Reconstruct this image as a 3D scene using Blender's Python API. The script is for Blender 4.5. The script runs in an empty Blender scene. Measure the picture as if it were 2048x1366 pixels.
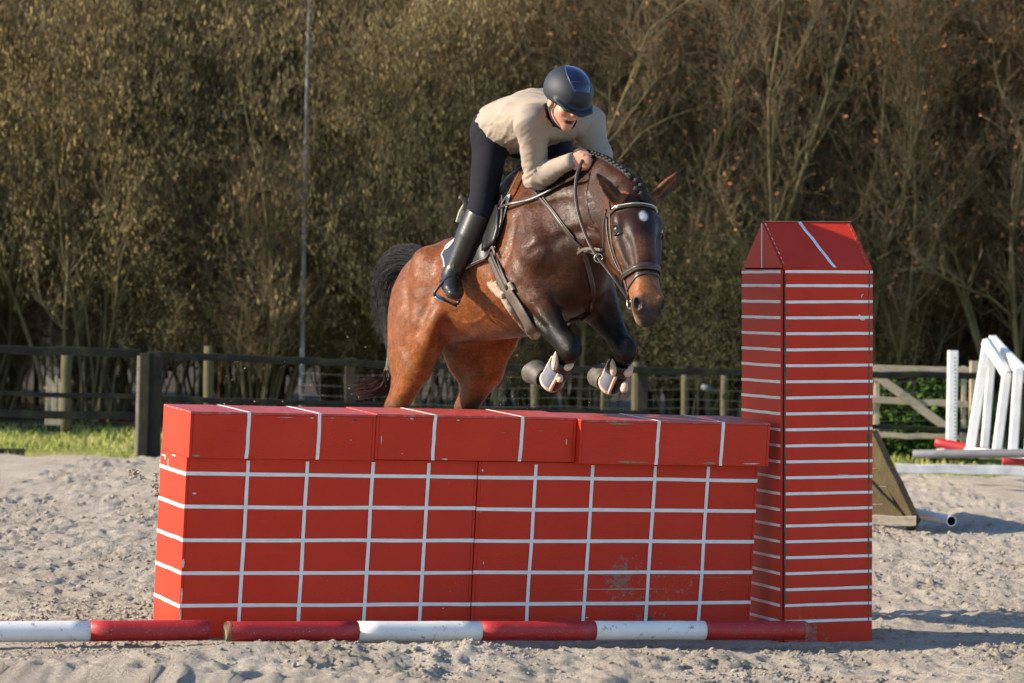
import bpy, bmesh, math, random
import numpy as np
from mathutils import Vector, Matrix, noise as mnoise
scene = bpy.context.scene
C = scene.collection
rad = math.radians
# ------------------------------------------------------------------ camera
F_PX, CAM_H, CAM_P, CAM_R = 6510.0, 1.65, 0.0117, 0.027
cam_data = bpy.data.cameras.new('camera')
cam_data.sensor_width = 36.0
cam_data.lens = F_PX / 2048 * 36
cam_data.clip_start = 0.5
cam_data.clip_end = 2000
cam_data.dof.use_dof = True
cam_data.dof.focus_distance = 15.8
cam_data.dof.aperture_fstop = 5.0
cam = bpy.data.objects.new('camera', cam_data)
C.objects.link(cam)
cam.matrix_world = Matrix.Translation((0, 0, CAM_H)) @ Matrix.Rotation(math.pi/2 - CAM_P, 4, 'X') @ Matrix.Rotation(CAM_R, 4, 'Z')
scene.camera = cam
# ------------------------------------------------------------------ light
SUN_EL, SUN_BACK = 24.0, -9.0            # degrees above the horizon; degrees behind the picture plane (sun is at the left)
to_sun = Vector((-math.cos(rad(SUN_BACK))*math.cos(rad(SUN_EL)), math.sin(rad(SUN_BACK))*math.cos(rad(SUN_EL)), math.sin(rad(SUN_EL))))
sun_data = bpy.data.lights.new('sun', 'SUN')
sun_data.energy = 4.6
sun_data.angle = rad(0.6)
sun_data.color = (1.0, 0.86, 0.68)
sun = bpy.data.objects.new('sun', sun_data)
C.objects.link(sun)
sun.rotation_euler = to_sun.to_track_quat('Z', 'Y').to_euler()
sun.location = to_sun * 40
world = bpy.data.worlds.new('World')
scene.world = world
world.use_nodes = True
wn = world.node_tree.nodes
sky = wn.new('ShaderNodeTexSky')
sky.sky_type = 'NISHITA'
sky.sun_disc = False
sky.air_density = 1.0
sky.dust_density = 0.3
sky.ozone_density = 3.0
sky.sun_elevation = rad(SUN_EL)
sky.sun_rotation = math.atan2(to_sun.x, to_sun.y)
wn['Background'].inputs['Strength'].default_value = 0.12
world.node_tree.links.new(sky.outputs[0], wn['Background'].inputs['Color'])
vs = scene.view_settings
vs.view_transform = 'Standard'
vs.look = 'None'
vs.exposure = 1.1
vs.gamma = 1.0
vs.use_curve_mapping = False
scene.render.engine = 'CYCLES'
scene.cycles.use_denoising = True
scene.cycles.max_bounces = 5
scene.cycles.diffuse_bounces = 3
scene.cycles.transparent_max_bounces = 8
# ------------------------------------------------------------------ helpers
def at(px, py, D):
    """point of the place that stands at depth D (metres in front of the camera) along a sight line of the survey picture"""
    a, b = px - 1024, py - 683
    cr, sr = math.cos(CAM_R), math.sin(CAM_R)
    X, Y = a*cr + b*sr, -a*sr + b*cr
    v = (X/F_PX, 1.0, -Y/F_PX)
    c, s = math.cos(CAM_P), math.sin(CAM_P)
    w = Vector((v[0], v[1]*c + v[2]*s, -v[1]*s + v[2]*c))
    return Vector((0, 0, CAM_H)) + w * (D / w.y)
def tag(o, label=None, cat=None, group=None, kind=None):
    if label: o['label'] = label
    if cat: o['category'] = cat
    if group: o['group'] = group
    if kind: o['kind'] = kind
    return o
def empty(name, loc=(0, 0, 0), rot=None, parent=None):
    o = bpy.data.objects.new(name, None)
    o.empty_display_size = 0.1
    C.objects.link(o)
    o.location = loc
    if rot is not None: o.rotation_euler = rot
    if parent: o.parent = parent
    return o
def mesh_obj(name, verts, faces, mat, parent=None, smooth=False):
    me = bpy.data.meshes.new(name)
    me.from_pydata([tuple(v) for v in verts], [], [tuple(f) for f in faces])
    me.update()
    if mat: me.materials.append(mat)
    if smooth: me.polygons.foreach_set('use_smooth', [True]*len(me.polygons))
    o = bpy.data.objects.new(name, me)
    C.objects.link(o)
    if parent: o.parent = parent
    return o
def bm_obj(name, bm, mat, parent=None, smooth=False, recalc=True):
    if recalc: bmesh.ops.recalc_face_normals(bm, faces=bm.faces)
    me = bpy.data.meshes.new(name)
    bm.to_mesh(me); bm.free()
    if mat: me.materials.append(mat)
    if smooth: me.polygons.foreach_set('use_smooth', [True]*len(me.polygons))
    o = bpy.data.objects.new(name, me)
    C.objects.link(o)
    if parent: o.parent = parent
    return o
def box_bm(bm, x0, x1, y0, y1, z0, z1, bevel=0.0, rough=0.0, rnd=None):
    vs_ = [bm.verts.new(p) for p in ((x0,y0,z0),(x1,y0,z0),(x1,y1,z0),(x0,y1,z0),(x0,y0,z1),(x1,y0,z1),(x1,y1,z1),(x0,y1,z1))]
    fs = [bm.faces.new([vs_[i] for i in q]) for q in ((0,3,2,1),(4,5,6,7),(0,1,5,4),(1,2,6,5),(2,3,7,6),(3,0,4,7))]
    if bevel > 0:
        es = set()
        for f_ in fs: es.update(f_.edges)
        bmesh.ops.bevel(bm, geom=list(es), offset=bevel, segments=2, affect='EDGES', profile=0.6)
def box(name, x0, x1, y0, y1, z0, z1, mat, parent=None, bevel=0.0):
    bm = bmesh.new()
    box_bm(bm, x0, x1, y0, y1, z0, z1, bevel)
    return bm_obj(name, bm, mat, parent)
def tube_geo(pts, radii, n=8, cap=True, flat=None, ref=None):
    """rings along a polyline; flat=(w,t) list gives an elliptical/strap section"""
    pts = [Vector(p) for p in pts]
    V, Fc = [], []
    m = len(pts)
    t0 = (pts[1]-pts[0]).normalized()
    up = Vector(ref) if ref is not None else (Vector((0,0,1)) if abs(t0.z) < 0.9 else Vector((1,0,0)))
    for i, p in enumerate(pts):
        t = (pts[min(i+1,m-1)]-pts[max(i-1,0)]).normalized()
        a = up - t*up.dot(t)
        a = a.normalized() if a.length > 1e-6 else t.orthogonal().normalized()
        b = t.cross(a)
        if ref is None: up = a
        ra, rb = (radii[i], radii[i]) if flat is None else flat[i]
        for k in range(n):
            an = 2*math.pi*k/n
            V.append(p + a*(ra*math.cos(an)) + b*(rb*math.sin(an)))
    for i in range(m-1):
        for k in range(n):
            k2 = (k+1) % n
            Fc.append((i*n+k, i*n+k2, (i+1)*n+k2, (i+1)*n+k))
    if cap:
        Fc.append(tuple(range(n-1,-1,-1))); Fc.append(tuple((m-1)*n+k for k in range(n)))
    return V, Fc
def smooth_pts(pts, n=8):
    """Catmull-Rom through the points"""
    P = [Vector(p) for p in pts]
    P = [P[0]*2-P[1]] + P + [P[-1]*2-P[-2]]
    out = []
    for i in range(1, len(P)-2):
        for k in range(n):
            t = k/n
            a, b, c, d = P[i-1], P[i], P[i+1], P[i+2]
            out.append(0.5*((2*b)+(c-a)*t+(2*a-5*b+4*c-d)*t*t+(3*b-a-3*c+d)*t**3))
    out.append(P[-2].copy())
    return out
def strap(name, pts, w, t, mat, parent, ref, n=6, sm=6):
    """flat leather strap: width w along ref, thickness t"""
    pp = smooth_pts(pts, sm) if sm else [Vector(p) for p in pts]
    V, Fc = tube_geo(pp, None, 8, True, [(w/2, t/2)]*len(pp), ref)
    return mesh_obj(name, V, Fc, mat, parent, True)
def rope(name, pts, r, mat, parent, n=8, sm=6):
    pp = smooth_pts(pts, sm) if sm else [Vector(p) for p in pts]
    rr = r if callable(r) else (lambda s: r)
    V, Fc = tube_geo(pp, [rr(i/(len(pp)-1)) for i in range(len(pp))], n)
    return mesh_obj(name, V, Fc, mat, parent, True)
# ------------------------------------------------------------------ materials
def new_mat(name):
    m = bpy.data.materials.new(name)
    m.use_nodes = True
    nt = m.node_tree
    b = nt.nodes['Principled BSDF']
    return m, nt, b
def ramp(nt, fac, stops, interp='LINEAR'):
    r = nt.nodes.new('ShaderNodeValToRGB')
    r.color_ramp.interpolation = interp
    els = r.color_ramp.elements
    while len(els) < len(stops): els.new(0.5)
    for e, (p_, c_) in zip(els, stops):
        e.position = p_
        e.color = (c_, c_, c_, 1) if isinstance(c_, (int, float)) else (*c_, 1)
    nt.links.new(fac, r.inputs[0])
    return r.outputs[0]
def noise_tex(nt, vec, scale, detail=3, rough=0.55, dist=0.0):
    n = nt.nodes.new('ShaderNodeTexNoise')
    n.inputs['Scale'].default_value = scale
    n.inputs['Detail'].default_value = detail
    n.inputs['Roughness'].default_value = rough
    n.inputs['Distortion'].default_value = dist
    if vec is not None: nt.links.new(vec, n.inputs['Vector'])
    return n.outputs[0]
def mix(nt, fac, a, b, mode='MIX'):
    m = nt.nodes.new('ShaderNodeMix')
    m.data_type = 'RGBA'; m.blend_type = mode
    for sock, val in ((m.inputs[0], fac), (m.inputs[6], a), (m.inputs[7], b)):
        if hasattr(val, 'is_linked'): nt.links.new(val, sock)
        elif isinstance(val, (int, float)): sock.default_value = val if sock == m.inputs[0] else (val, val, val, 1)
        else: sock.default_value = (*val, 1)
    return m.outputs[2]
def mathn(nt, op, a, b=None):
    m = nt.nodes.new('ShaderNodeMath'); m.operation = op
    for sock, val in ((m.inputs[0], a), (m.inputs[1], b)):
        if val is None: continue
        if hasattr(val, 'is_linked'): nt.links.new(val, sock)
        else: sock.default_value = val
    return m.outputs[0]
def coords(nt, kind='Object', scale=None):
    t = nt.nodes.new('ShaderNodeTexCoord')
    v = t.outputs[kind]
    if scale:
        mp = nt.nodes.new('ShaderNodeMapping')
        mp.inputs['Scale'].default_value = scale
        nt.links.new(v, mp.inputs[0]); v = mp.outputs[0]
    return v
def bump(nt, b, height, strength=0.3, dist=0.01):
    n = nt.nodes.new('ShaderNodeBump')
    n.inputs['Strength'].default_value = strength
    n.inputs['Distance'].default_value = dist
    nt.links.new(height, n.inputs['Height'])
    nt.links.new(n.outputs[0], b.inputs['Normal'])
def simple_mat(name, col, rough=0.6, var=0.25, scale=20.0, bmp=0.0, bscale=200.0, metal=0.0, spec=None, coat=0.0, stretch=None, bdist=0.003):
    m, nt, b = new_mat(name)
    v = coords(nt, 'Object', stretch)
    n = noise_tex(nt, v, scale, 4)
    c = ramp(nt, n, [(0.25, tuple(x*(1-var) for x in col)), (0.75, tuple(min(1, x*(1+var)) for x in col))])
    nt.links.new(c, b.inputs['Base Color'])
    b.inputs['Roughness'].default_value = rough
    b.inputs['Metallic'].default_value = metal
    if spec is not None: b.inputs['Specular IOR Level'].default_value = spec
    if coat: b.inputs['Coat Weight'].default_value = coat; b.inputs['Coat Roughness'].default_value = 0.12
    if bmp: bump(nt, b, noise_tex(nt, v, bscale, 3), bmp, bdist)
    return m
def ground_z(x, y):
    return 0.06*math.exp(-((x+1.3)**2/3.0 + (y-14.9)**2/5.0))
# ================================================================== ground
def vnoise(x, y, seed):
    """vectorised gradient noise"""
    rng = np.random.RandomState(seed)
    perm = rng.permutation(512); ang = rng.rand(512)*2*np.pi
    gx, gy = np.cos(ang), np.sin(ang)
    xi, yi = np.floor(x).astype(int), np.floor(y).astype(int)
    xf, yf = x-xi, y-yi
    u, v = xf*xf*xf*(xf*(xf*6-15)+10), yf*yf*yf*(yf*(yf*6-15)+10)
    def g(i, j, dx, dy):
        h = perm[(perm[i & 511] + j) & 511]
        return gx[h]*dx + gy[h]*dy
    a = g(xi, yi, xf, yf); b = g(xi+1, yi, xf-1, yf); c = g(xi, yi+1, xf, yf-1); d = g(xi+1, yi+1, xf-1, yf-1)
    return (a+(b-a)*u) + ((c+(d-c)*u)-(a+(b-a)*u))*v
def sand_height(x, y):
    wx = x + 0.12*vnoise(x*2.1, y*2.1, 3); wy = y + 0.12*vnoise(x*2.1, y*2.1, 4)
    z = 0.035*vnoise(wx*0.9, wy*0.6, 11)
    z += 0.030*vnoise(wx*3.2, wy*2.4, 12)
    rg = 1-np.abs(vnoise(wx*6.5, wy*5.0, 13))*2
    z += 0.022*np.maximum(rg-0.45, 0)
    z += 0.022*vnoise(wx*11, wy*10, 14)
    rough = np.clip(vnoise(x*1.4, y*1.1, 18)*1.8+0.55, 0.1, 1.3)
    bl = np.abs(vnoise(wx*17, wy*13, 15)); z += 0.040*(bl-0.1)*rough
    b2 = np.abs(vnoise(wx*33+3, wy*25, 17)); z += 0.034*(b2-0.1)*rough
    cl = vnoise(x*52, y*40, 16); z += 0.026*np.maximum(cl, -0.12)*rough
    ft = vnoise(wx*3.7+9, wy*3.1, 19); z -= 0.055*np.maximum(ft-0.28, 0)      # hoof prints
    return z
def sand_at(x, y):
    m = 0.06*np.exp(-((x+1.3)**2/3.0 + (y-14.9)**2/5.0))
    q = sand_height(x, y)
    # the raked track right under the jump is flatter
    wl = (y-15.13) - (x+1.5157)*math.tan(0.42)
    flat = np.exp(-(np.minimum(np.abs(wl), np.abs(wl+0.25))/0.55)**2)*(np.abs(x) < 3.2)
    ridge = 0.055*np.exp(-((wl+1.25-0.12*vnoise(x*1.3, y*0.2, 23))/0.26)**2)*(0.5+1.1*np.clip(vnoise(x*1.1, y*0.7, 21)+0.45, 0, 1))
    return m + q*(1-0.72*flat) - 0.012*flat + ridge
def sand_material():
    m, nt, b = new_mat('arena_sand')
    v = coords(nt, 'Object')
    n1 = noise_tex(nt, v, 2.2, 5)
    n2 = noise_tex(nt, v, 60, 4, 0.7)
    c = ramp(nt, n1, [(0.3, (0.56, 0.48, 0.38)), (0.7, (0.74, 0.655, 0.54))])
    c2 = ramp(nt, n2, [(0.32, 0.60), (0.62, 1.0)])
    nt.links.new(mix(nt, 1.0, c, c2, 'MULTIPLY'), b.inputs['Base Color'])
    b.inputs['Roughness'].default_value = 0.95
    b.inputs['Specular IOR Level'].default_value = 0.15
    h = mathn(nt, 'ADD', noise_tex(nt, v, 55, 6, 0.75), mathn(nt, 'MULTIPLY', noise_tex(nt, v, 240, 3, 0.8), 0.5))
    bump(nt, b, h, 1.0, 0.03)
    return m
M_SAND = sand_material()
def sheet(name, xs, ys, zf, mat):
    X, Y = np.meshgrid(xs, ys)
    Z = zf(X, Y)
    V = np.stack([X, Y, Z], -1).reshape(-1, 3)
    nx, ny = len(xs), len(ys)
    idx = np.arange(nx*ny).reshape(ny, nx)
    Q = np.stack([idx[:-1,:-1], idx[:-1,1:], idx[1:,1:], idx[1:,:-1]], -1).reshape(-1, 4)
    me = bpy.data.meshes.new(name)
    me.vertices.add(len(V)); me.vertices.foreach_set('co', V.ravel())
    me.loops.add(Q.size); me.loops.foreach_set('vertex_index', Q.ravel().astype(np.int32))
    me.polygons.add(len(Q)); me.polygons.foreach_set('loop_start', np.arange(0, Q.size, 4, dtype=np.int32))
    me.update(calc_edges=True); me.validate()
    me.polygons.foreach_set('use_smooth', [True]*len(Q))
    me.materials.append(mat)
    o = bpy.data.objects.new(name, me); C.objects.link(o)
    return o
xs_ = np.concatenate([np.arange(-14, -4.2, 0.22), np.arange(-4.2, 4.4, 0.0205), np.arange(4.4, 14, 0.22)])
ys_ = np.concatenate([np.arange(4, 13.6, 0.3), np.arange(13.6, 17.6, 0.021), np.arange(17.6, 23, 0.055), np.arange(23, 34.2, 0.10)])
def edge_y(x): return 32.95 + 0.10*x
def arena_z(X, Y):
    z = sand_at(X, Y)
    e = Y - (edge_y(X) + 0.15*vnoise(X*1.3, X*0+0.5, 31) + 0.07*vnoise(X*6, X*0+2.5, 32))
    return np.where(e > 0, z - 0.45*np.minimum(e, 0.5), z)
sand = sheet('sand_arena', xs_, ys_, arena_z, M_SAND)
tag(sand, kind='structure')
# grass paddock sheet running out to the horizon
def grass_mat(name, c0, c1, c2):
    m, nt, b = new_mat(name)
    v = coords(nt, 'Object')
    n = noise_tex(nt, v, 1.1, 6, 0.65)
    c = ramp(nt, n, [(0.32, c0), (0.5, c1), (0.68, c2)])
    nt.links.new(c, b.inputs['Base Color'])
    b.inputs['Roughness'].default_value = 0.9
    b.inputs['Specular IOR Level'].default_value = 0.1
    return m
M_TURF = grass_mat('turf', (0.14, 0.17, 0.035), (0.24, 0.25, 0.065), (0.31, 0.27, 0.11))
xs2 = np.concatenate([[-900, -300, -100, -40, -20], np.arange(-14, 14.1, 0.35), [20, 40, 100, 300, 900]])
ys2 = np.concatenate([[-300, -60, 0], np.arange(24, 60, 0.6), [70, 100, 200, 500, 1500]])
ground = sheet('ground', xs2, ys2, lambda X, Y: -0.035 + 0.05*vnoise(X*0.5, Y*0.5, 41)*(Y > 33.5)*(Y < 60) - 0.3*((Y < 30)*(Y > 5)*(np.abs(X) < 13.5)) - 0.1*(Y < 33)*(Y > 25), M_TURF)
tag(ground, kind='structure')
# blades
M_BLADE = grass_mat('grass_blade', (0.17, 0.23, 0.045), (0.32, 0.34, 0.09), (0.42, 0.38, 0.16))
def blades(name, n, x0, x1, y0, y1, hmin, hmax, seed, mat, label):
    rng = np.random.RandomState(seed)
    X = rng.uniform(x0, x1, n); Y = rng.uniform(y0, y1, n)
    clump = vnoise(X*0.8, Y*0.8, seed)+0.5
    keep = rng.rand(n) < np.clip(clump*1.6, 0.15, 1)
    keep &= Y > (edge_y(X) - 0.05 + 0.25*vnoise(X*1.3, X*0+0.5, 31))
    X, Y = X[keep], Y[keep]; n = len(X)
    H = rng.uniform(hmin, hmax, n)*np.clip(clump[keep]+0.5, 0.5, 1.5)
    A = rng.uniform(0, 2*np.pi, n); W = rng.uniform(0.004, 0.009, n)
    lx, ly = rng.normal(0, 0.4, n)*H, rng.normal(0, 0.4, n)*H
    Z = -0.05+0*X
    V = np.zeros((n, 5, 3))
    dx, dy = np.cos(A)*W, np.sin(A)*W
    V[:,0] = np.stack([X-dx, Y-dy, Z], -1); V[:,1] = np.stack([X+dx, Y+dy, Z], -1)
    V[:,2] = np.stack([X+dx*.8+lx*.4, Y+dy*.8+ly*.4, Z+H*.6], -1); V[:,3] = np.stack([X-dx*.8+lx*.4, Y-dy*.8+ly*.4, Z+H*.6], -1)
    V[:,4] = np.stack([X+lx, Y+ly, Z+H], -1)
    b0 = np.arange(n)*5
    Fq = [tuple(q) for q in np.stack([b0, b0+1, b0+2, b0+3], -1)] + [tuple(q) for q in np.stack([b0+3, b0+2, b0+4], -1)]
    o = mesh_obj(name, V.reshape(-1, 3), Fq, mat)
    tag(o, label, 'grass', kind='stuff')
    return o
blades('grass', 32000, -8.5, 8.5, 32.0, 41, 0.04, 0.11, 5, M_BLADE, 'short rough grass strip between the sand and the wood')
# ================================================================== the red wall jump
def red_mat(name, grain=0.5, mud=None):
    m, nt, b = new_mat(name)
    v = coords(nt, 'Object')
    oi = nt.nodes.new('ShaderNodeObjectInfo')
    n1 = noise_tex(nt, v, 3.0, 5, 0.6)
    base = ramp(nt, n1, [(0.25, (0.50, 0.026, 0.010)), (0.5, (0.56, 0.034, 0.013)), (0.8, (0.60, 0.044, 0.018))])
    # sun-bleached, rubbed areas and fine scratches
    ns = noise_tex(nt, coords(nt, 'Object', (1.0, 1.0, 7.0)), 9, 6, 0.7, 0.4)
    rub = ramp(nt, ns, [(0.60, 0.0), (0.78, 0.35)])
    base = mix(nt, rub, base, (0.52, 0.10, 0.07))
    fade = ramp(nt, noise_tex(nt, v, 1.1, 5, 0.7, 0.5), [(0.42, 0.0), (0.75, 0.5)])
    base = mix(nt, fade, base, (0.45, 0.03, 0.018))
    scf = ramp(nt, noise_tex(nt, coords(nt, 'Object', (1, 1, 2.5)), 22, 7, 0.78, 1.2), [(0.66, 0.0), (0.72, 0.5)])
    base = mix(nt, scf, base, (0.25, 0.06, 0.045))
    sc = noise_tex(nt, coords(nt, 'Object', (2.0, 2.0, 90.0)), 6, 2, 0.5, 0.8)
    scr = ramp(nt, sc, [(0.765, 0.0), (0.78, 0.45)])
    base = mix(nt, scr, base, (0.55, 0.25, 0.2))
    # small dried sand specks
    sp = noise_tex(nt, v, 130, 2, 0.5)
    spm = noise_tex(nt, v, 2.3, 3)
    spk = mathn(nt, 'MULTIPLY', ramp(nt, sp, [(0.70, 0.0), (0.73, 1.0)]), ramp(nt, spm, [(0.52, 0.0), (0.66, 0.8)]))
    base = mix(nt, spk, base, (0.36, 0.27, 0.2))
    if mud:
        for (cx, cz, r, lo) in mud:
            sepn = nt.nodes.new('ShaderNodeSeparateXYZ'); nt.links.new(v, sepn.inputs[0])
            dx = mathn(nt, 'DIVIDE', mathn(nt, 'SUBTRACT', sepn.outputs[0], cx), r)
            dz = mathn(nt, 'DIVIDE', mathn(nt, 'SUBTRACT', sepn.outputs[2], cz), r*1.25)
            d2 = mathn(nt, 'ADD', mathn(nt, 'MULTIPLY', dx, dx), mathn(nt, 'MULTIPLY', dz, dz))
            fall = ramp(nt, d2, [(0.0, 1.0), (0.35, 0.62), (1.0, 0.0)])
            nz = mathn(nt, 'ADD', mathn(nt, 'MULTIPLY', noise_tex(nt, v, 26, 6, 0.72), 0.75), mathn(nt, 'MULTIPLY', noise_tex(nt, v, 120, 3, 0.6), 0.25))
            k = ramp(nt, mathn(nt, 'ADD', mathn(nt, 'MULTIPLY', fall, 0.26), nz), [(lo, 0.0), (lo+0.05, 0.85)])
            base = mix(nt, k, base, (0.22, 0.165, 0.13))
    nt.links.new(base, b.inputs['Base Color'])
    nt.links.new(ramp(nt, n1, [(0.2, 0.38), (0.8, 0.55)]), b.inputs['Roughness'])
    b.inputs['Specular IOR Level'].default_value = 0.2
    g = noise_tex(nt, coords(nt, 'Object', (1.2, 1.2, 16.0)), 12, 5, 0.65, 0.6)
    bump(nt, b, g, 0.35*grain, 0.004)
    return m
M_RED = red_mat('red_board_paint', 0.5)
M_REDW = red_mat('red_board_paint_worn', 1.1, mud=[(0.79, 0.27, 0.15, 0.71), (0.95, 0.20, 0.34, 0.785), (1.15, 0.22, 0.22, 0.785)])
M_REDC = red_mat('red_board_paint_grained', 1.1)
M_SEAM = simple_mat('seam_shadow_gap', (0.02, 0.014, 0.012), 0.9)
M_TAPE = simple_mat('white_tape', (0.74, 0.73, 0.72), 0.4, 0.10, 14, 0.15, 60)
M_CHIPW = simple_mat('bare_primer', (0.55, 0.5, 0.42), 0.8, 0.3, 60)
M_CHIPG = simple_mat('bare_wood_green', (0.22, 0.20, 0.09), 0.85, 0.4, 50)
M_MOSS = simple_mat('moss_algae', (0.10, 0.085, 0.05), 0.95, 0.5, 40, 0.6, 200)
R_TAPE = random.Random(5)
def tape(parent, p0, p1, side, nrm, w=0.0172, wob=0.0016, seg=10, th=0.0012):
    """tape strip from p0 to p1 on a board; side is the width direction, nrm the outward normal"""
    p0, p1, side, nrm = Vector(p0), Vector(p1), Vector(side), Vector(nrm)
    V, Fc = [], []
    off = [R_TAPE.uniform(-wob, wob) for _ in range(seg+1)]
    off = [(off[max(i-1,0)]+off[i]*2+off[min(i+1,seg)])/4*1.6 for i in range(seg+1)]
    for i in range(seg+1):
        c = p0.lerp(p1, i/seg) + side*off[i]
        ww = w*0.5*(1+R_TAPE.uniform(-0.05, 0.05))
        V += [c-side*ww+nrm*0.0002, c+side*ww+nrm*0.0002, c+side*ww+nrm*th, c-side*ww+nrm*th]
    for i in range(seg):
        a, b_ = i*4, i*4+4
        for k in range(4):
            Fc.append((a+k, a+(k+1)%4, b_+(k+1)%4, b_+k))
    Fc.append((3, 2, 1, 0)); Fc.append(tuple(seg*4+k for k in range(4)))
    o = mesh_obj('tape_strip', V, Fc, M_TAPE, parent)
    bm = bmesh.new(); bm.from_mesh(o.data); bmesh.ops.recalc_face_normals(bm, faces=bm.faces); bm.to_mesh(o.data); bm.free()
    return o
def chip(parent, c, u, w, nrm, a, b_, mat, seed):
    """flake of missing paint: ragged little polygon"""
    r = random.Random(seed)
    c, u, w, nrm = Vector(c), Vector(u), Vector(w), Vector(nrm)
    n = 11
    ring = [(a*(0.55+0.45*r.random())*math.cos(2*math.pi*k/n), b_*(0.5+0.5*r.random())*math.sin(2*math.pi*k/n)) for k in range(n)]
    V = [c+u*x+w*y+nrm*0.0011 for x, y in ring] + [c+u*x*1.02+w*y*1.02+nrm*0.0001 for x, y in ring]
    Fc = [tuple(range(n))] + [(k, n+k, n+(k+1)%n, (k+1)%n) for k in range(n)]
    return mesh_obj('paint_chip', V, Fc, mat, parent)
W_YAW, W_ROLL, W_PIT = 0.4209, 0.0073, 0.0449
W_MAT = Matrix.Translation((-1.5157, 15.1283, 0.0527)) @ Matrix.Rotation(W_YAW, 4, 'Z') @ Matrix.Rotation(W_ROLL, 4, 'Y') @ Matrix.Rotation(W_PIT, 4, 'X')
ex, ey, ez = Vector((1,0,0)), Vector((0,1,0)), Vector((0,0,1))
def place(o, M, loc):
    o.matrix_world = M @ Matrix.Translation(loc)
def lower_box(x0, L, dy, label, mat, fr, mud_z=0.0):
    t = empty('wall_box')
    place(t, W_MAT, (x0, dy, 0))
    tag(t, label, 'jump wall', 'lower boxes of the red wall jump')
    D, H, B = 0.387, 0.844, -0.09
    box('core', 0.006, L-0.006, 0.006, D-0.006, B, H-0.004, M_SEAM, t)
    box('end_panel', 0.0, 0.0135, 0.0, D, B, H-0.001, mat, t, 0.0012)
    box('end_panel', L-0.0125, L, 0.0, D, B, H-0.001, mat, t, 0.0012)
    box('front_panel', 0.0150, L-0.0140, 0.0008, 0.0125, B, H-0.0012, mat, t, 0.001)
    box('back_panel', 0.0150, L-0.0140, D-0.0125, D-0.0008, B, H-0.0012, mat, t, 0.001)
    zs = [0.1489+0.1546*i for i in range(5)]
    for z in zs:
        tape(t, (0.0, -0.0005, z), (L-0.001, -0.0005, z+R_TAPE.uniform(-.002,.002)), ez, (0,-1,0))
        tape(t, (-0.0005, 0.0, z), (-0.0005, D, z), ez, (-1,0,0))
        if x0 > 1: tape(t, (L+0.0005, 0.0, z), (L+0.0005, D, z), ez, (1,0,0))
    for f_ in fr:
        tape(t, (f_*L-0.004, -0.0019, 0.0), (f_*L+0.004, -0.0019, H-0.012), ex, (0,-1,0), 0.0172)
    return t
boxA = lower_box(0.0, 1.4739, 0.0, 'left lower red box of the wall with white tape brick lines and sunlit end', M_RED, (0.2017, 0.4027, 0.6286, 0.8238))
boxB = lower_box(1.4789, 1.5273, -0.005, 'right lower red box of the wall with white tape lines and grey mud splashes', M_REDW, (0.195, 0.395, 0.619, 0.8126))
def coping(x0, L, dy, label, fr, yaw=0.0, dz=0.0):
    t = empty('coping_block')
    t.matrix_world = W_MAT @ Matrix.Translation((x0, -0.0288+dy, 0.844+dz)) @ Matrix.Rotation(yaw, 4, 'Z')
    tag(t, label, 'jump block', 'coping blocks on top of the red wall jump')
    D, H = 0.405, 0.2168
    box('core', 0.006, L-0.006, 0.006, D-0.006, 0.002, H-0.005, M_SEAM, t)
    box('end_panel', 0.0, 0.0135, 0.0, D, 0.0, H-0.0125, M_RED, t, 0.0015)
    box('end_panel', L-0.0135, L, 0.0, D, 0.0, H-0.0125, M_RED, t, 0.0015)
    box('front_panel', 0.015, L-0.015, 0.0006, 0.0125, 0.0, H-0.0125, M_REDC, t, 0.0015)
    box('back_panel', 0.015, L-0.015, D-0.0125, D-0.0006, 0.0, H-0.0125, M_RED, t, 0.0015)
    box('top_panel', 0.0, L, 0.0, D, H-0.0115, H, M_REDT, t, 0.002)
    for f_ in fr:
        tape(t, (f_*L-0.003, -0.0006, 0.0), (f_*L+0.002, -0.0006, H), ex, (0,-1,0), 0.0172)
        tape(t, (f_*L+0.002, 0.0, H+0.0004), (f_*L-0.01, D, H+0.0004), ex, (0,0,1), 0.0172)
    return t
def wet_top():
    m, nt, b = new_mat('red_top_board_scuffed')
    v = coords(nt, 'Object')
    n = noise_tex(nt, coords(nt, 'Object', (1, 2.2, 1)), 14, 7, 0.75, 0.5)
    base = ramp(nt, noise_tex(nt, v, 4, 4), [(0.3, (0.40, 0.03, 0.02)), (0.7, (0.48, 0.05, 0.04))])
    k = ramp(nt, n, [(0.52, 0.0), (0.66, 0.6)])
    nt.links.new(mix(nt, k, base, (0.50, 0.30, 0.27)), b.inputs['Base Color'])
    nt.links.new(ramp(nt, n, [(0.3, 0.22), (0.7, 0.5)]), b.inputs['Roughness'])
    bump(nt, b, noise_tex(nt, v, 60, 4), 0.25, 0.003)
    return m
M_REDT = wet_top()
cop1 = coping(0.0, 0.9231, 0.0, 'left red coping block at the sunlit end of the wall top', (0.309, 0.690), 0.0)
cop2 = coping(0.9258, 1.0496, -0.0016, 'middle red coping block on the wall top, under the horse', (0.286, 0.722), 0.0, 0.004)
cop3 = coping(1.979, 1.048, -0.0418, 'right red coping block touching the red tower', (0.404, 0.745), 0.0, 0.0)
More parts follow.
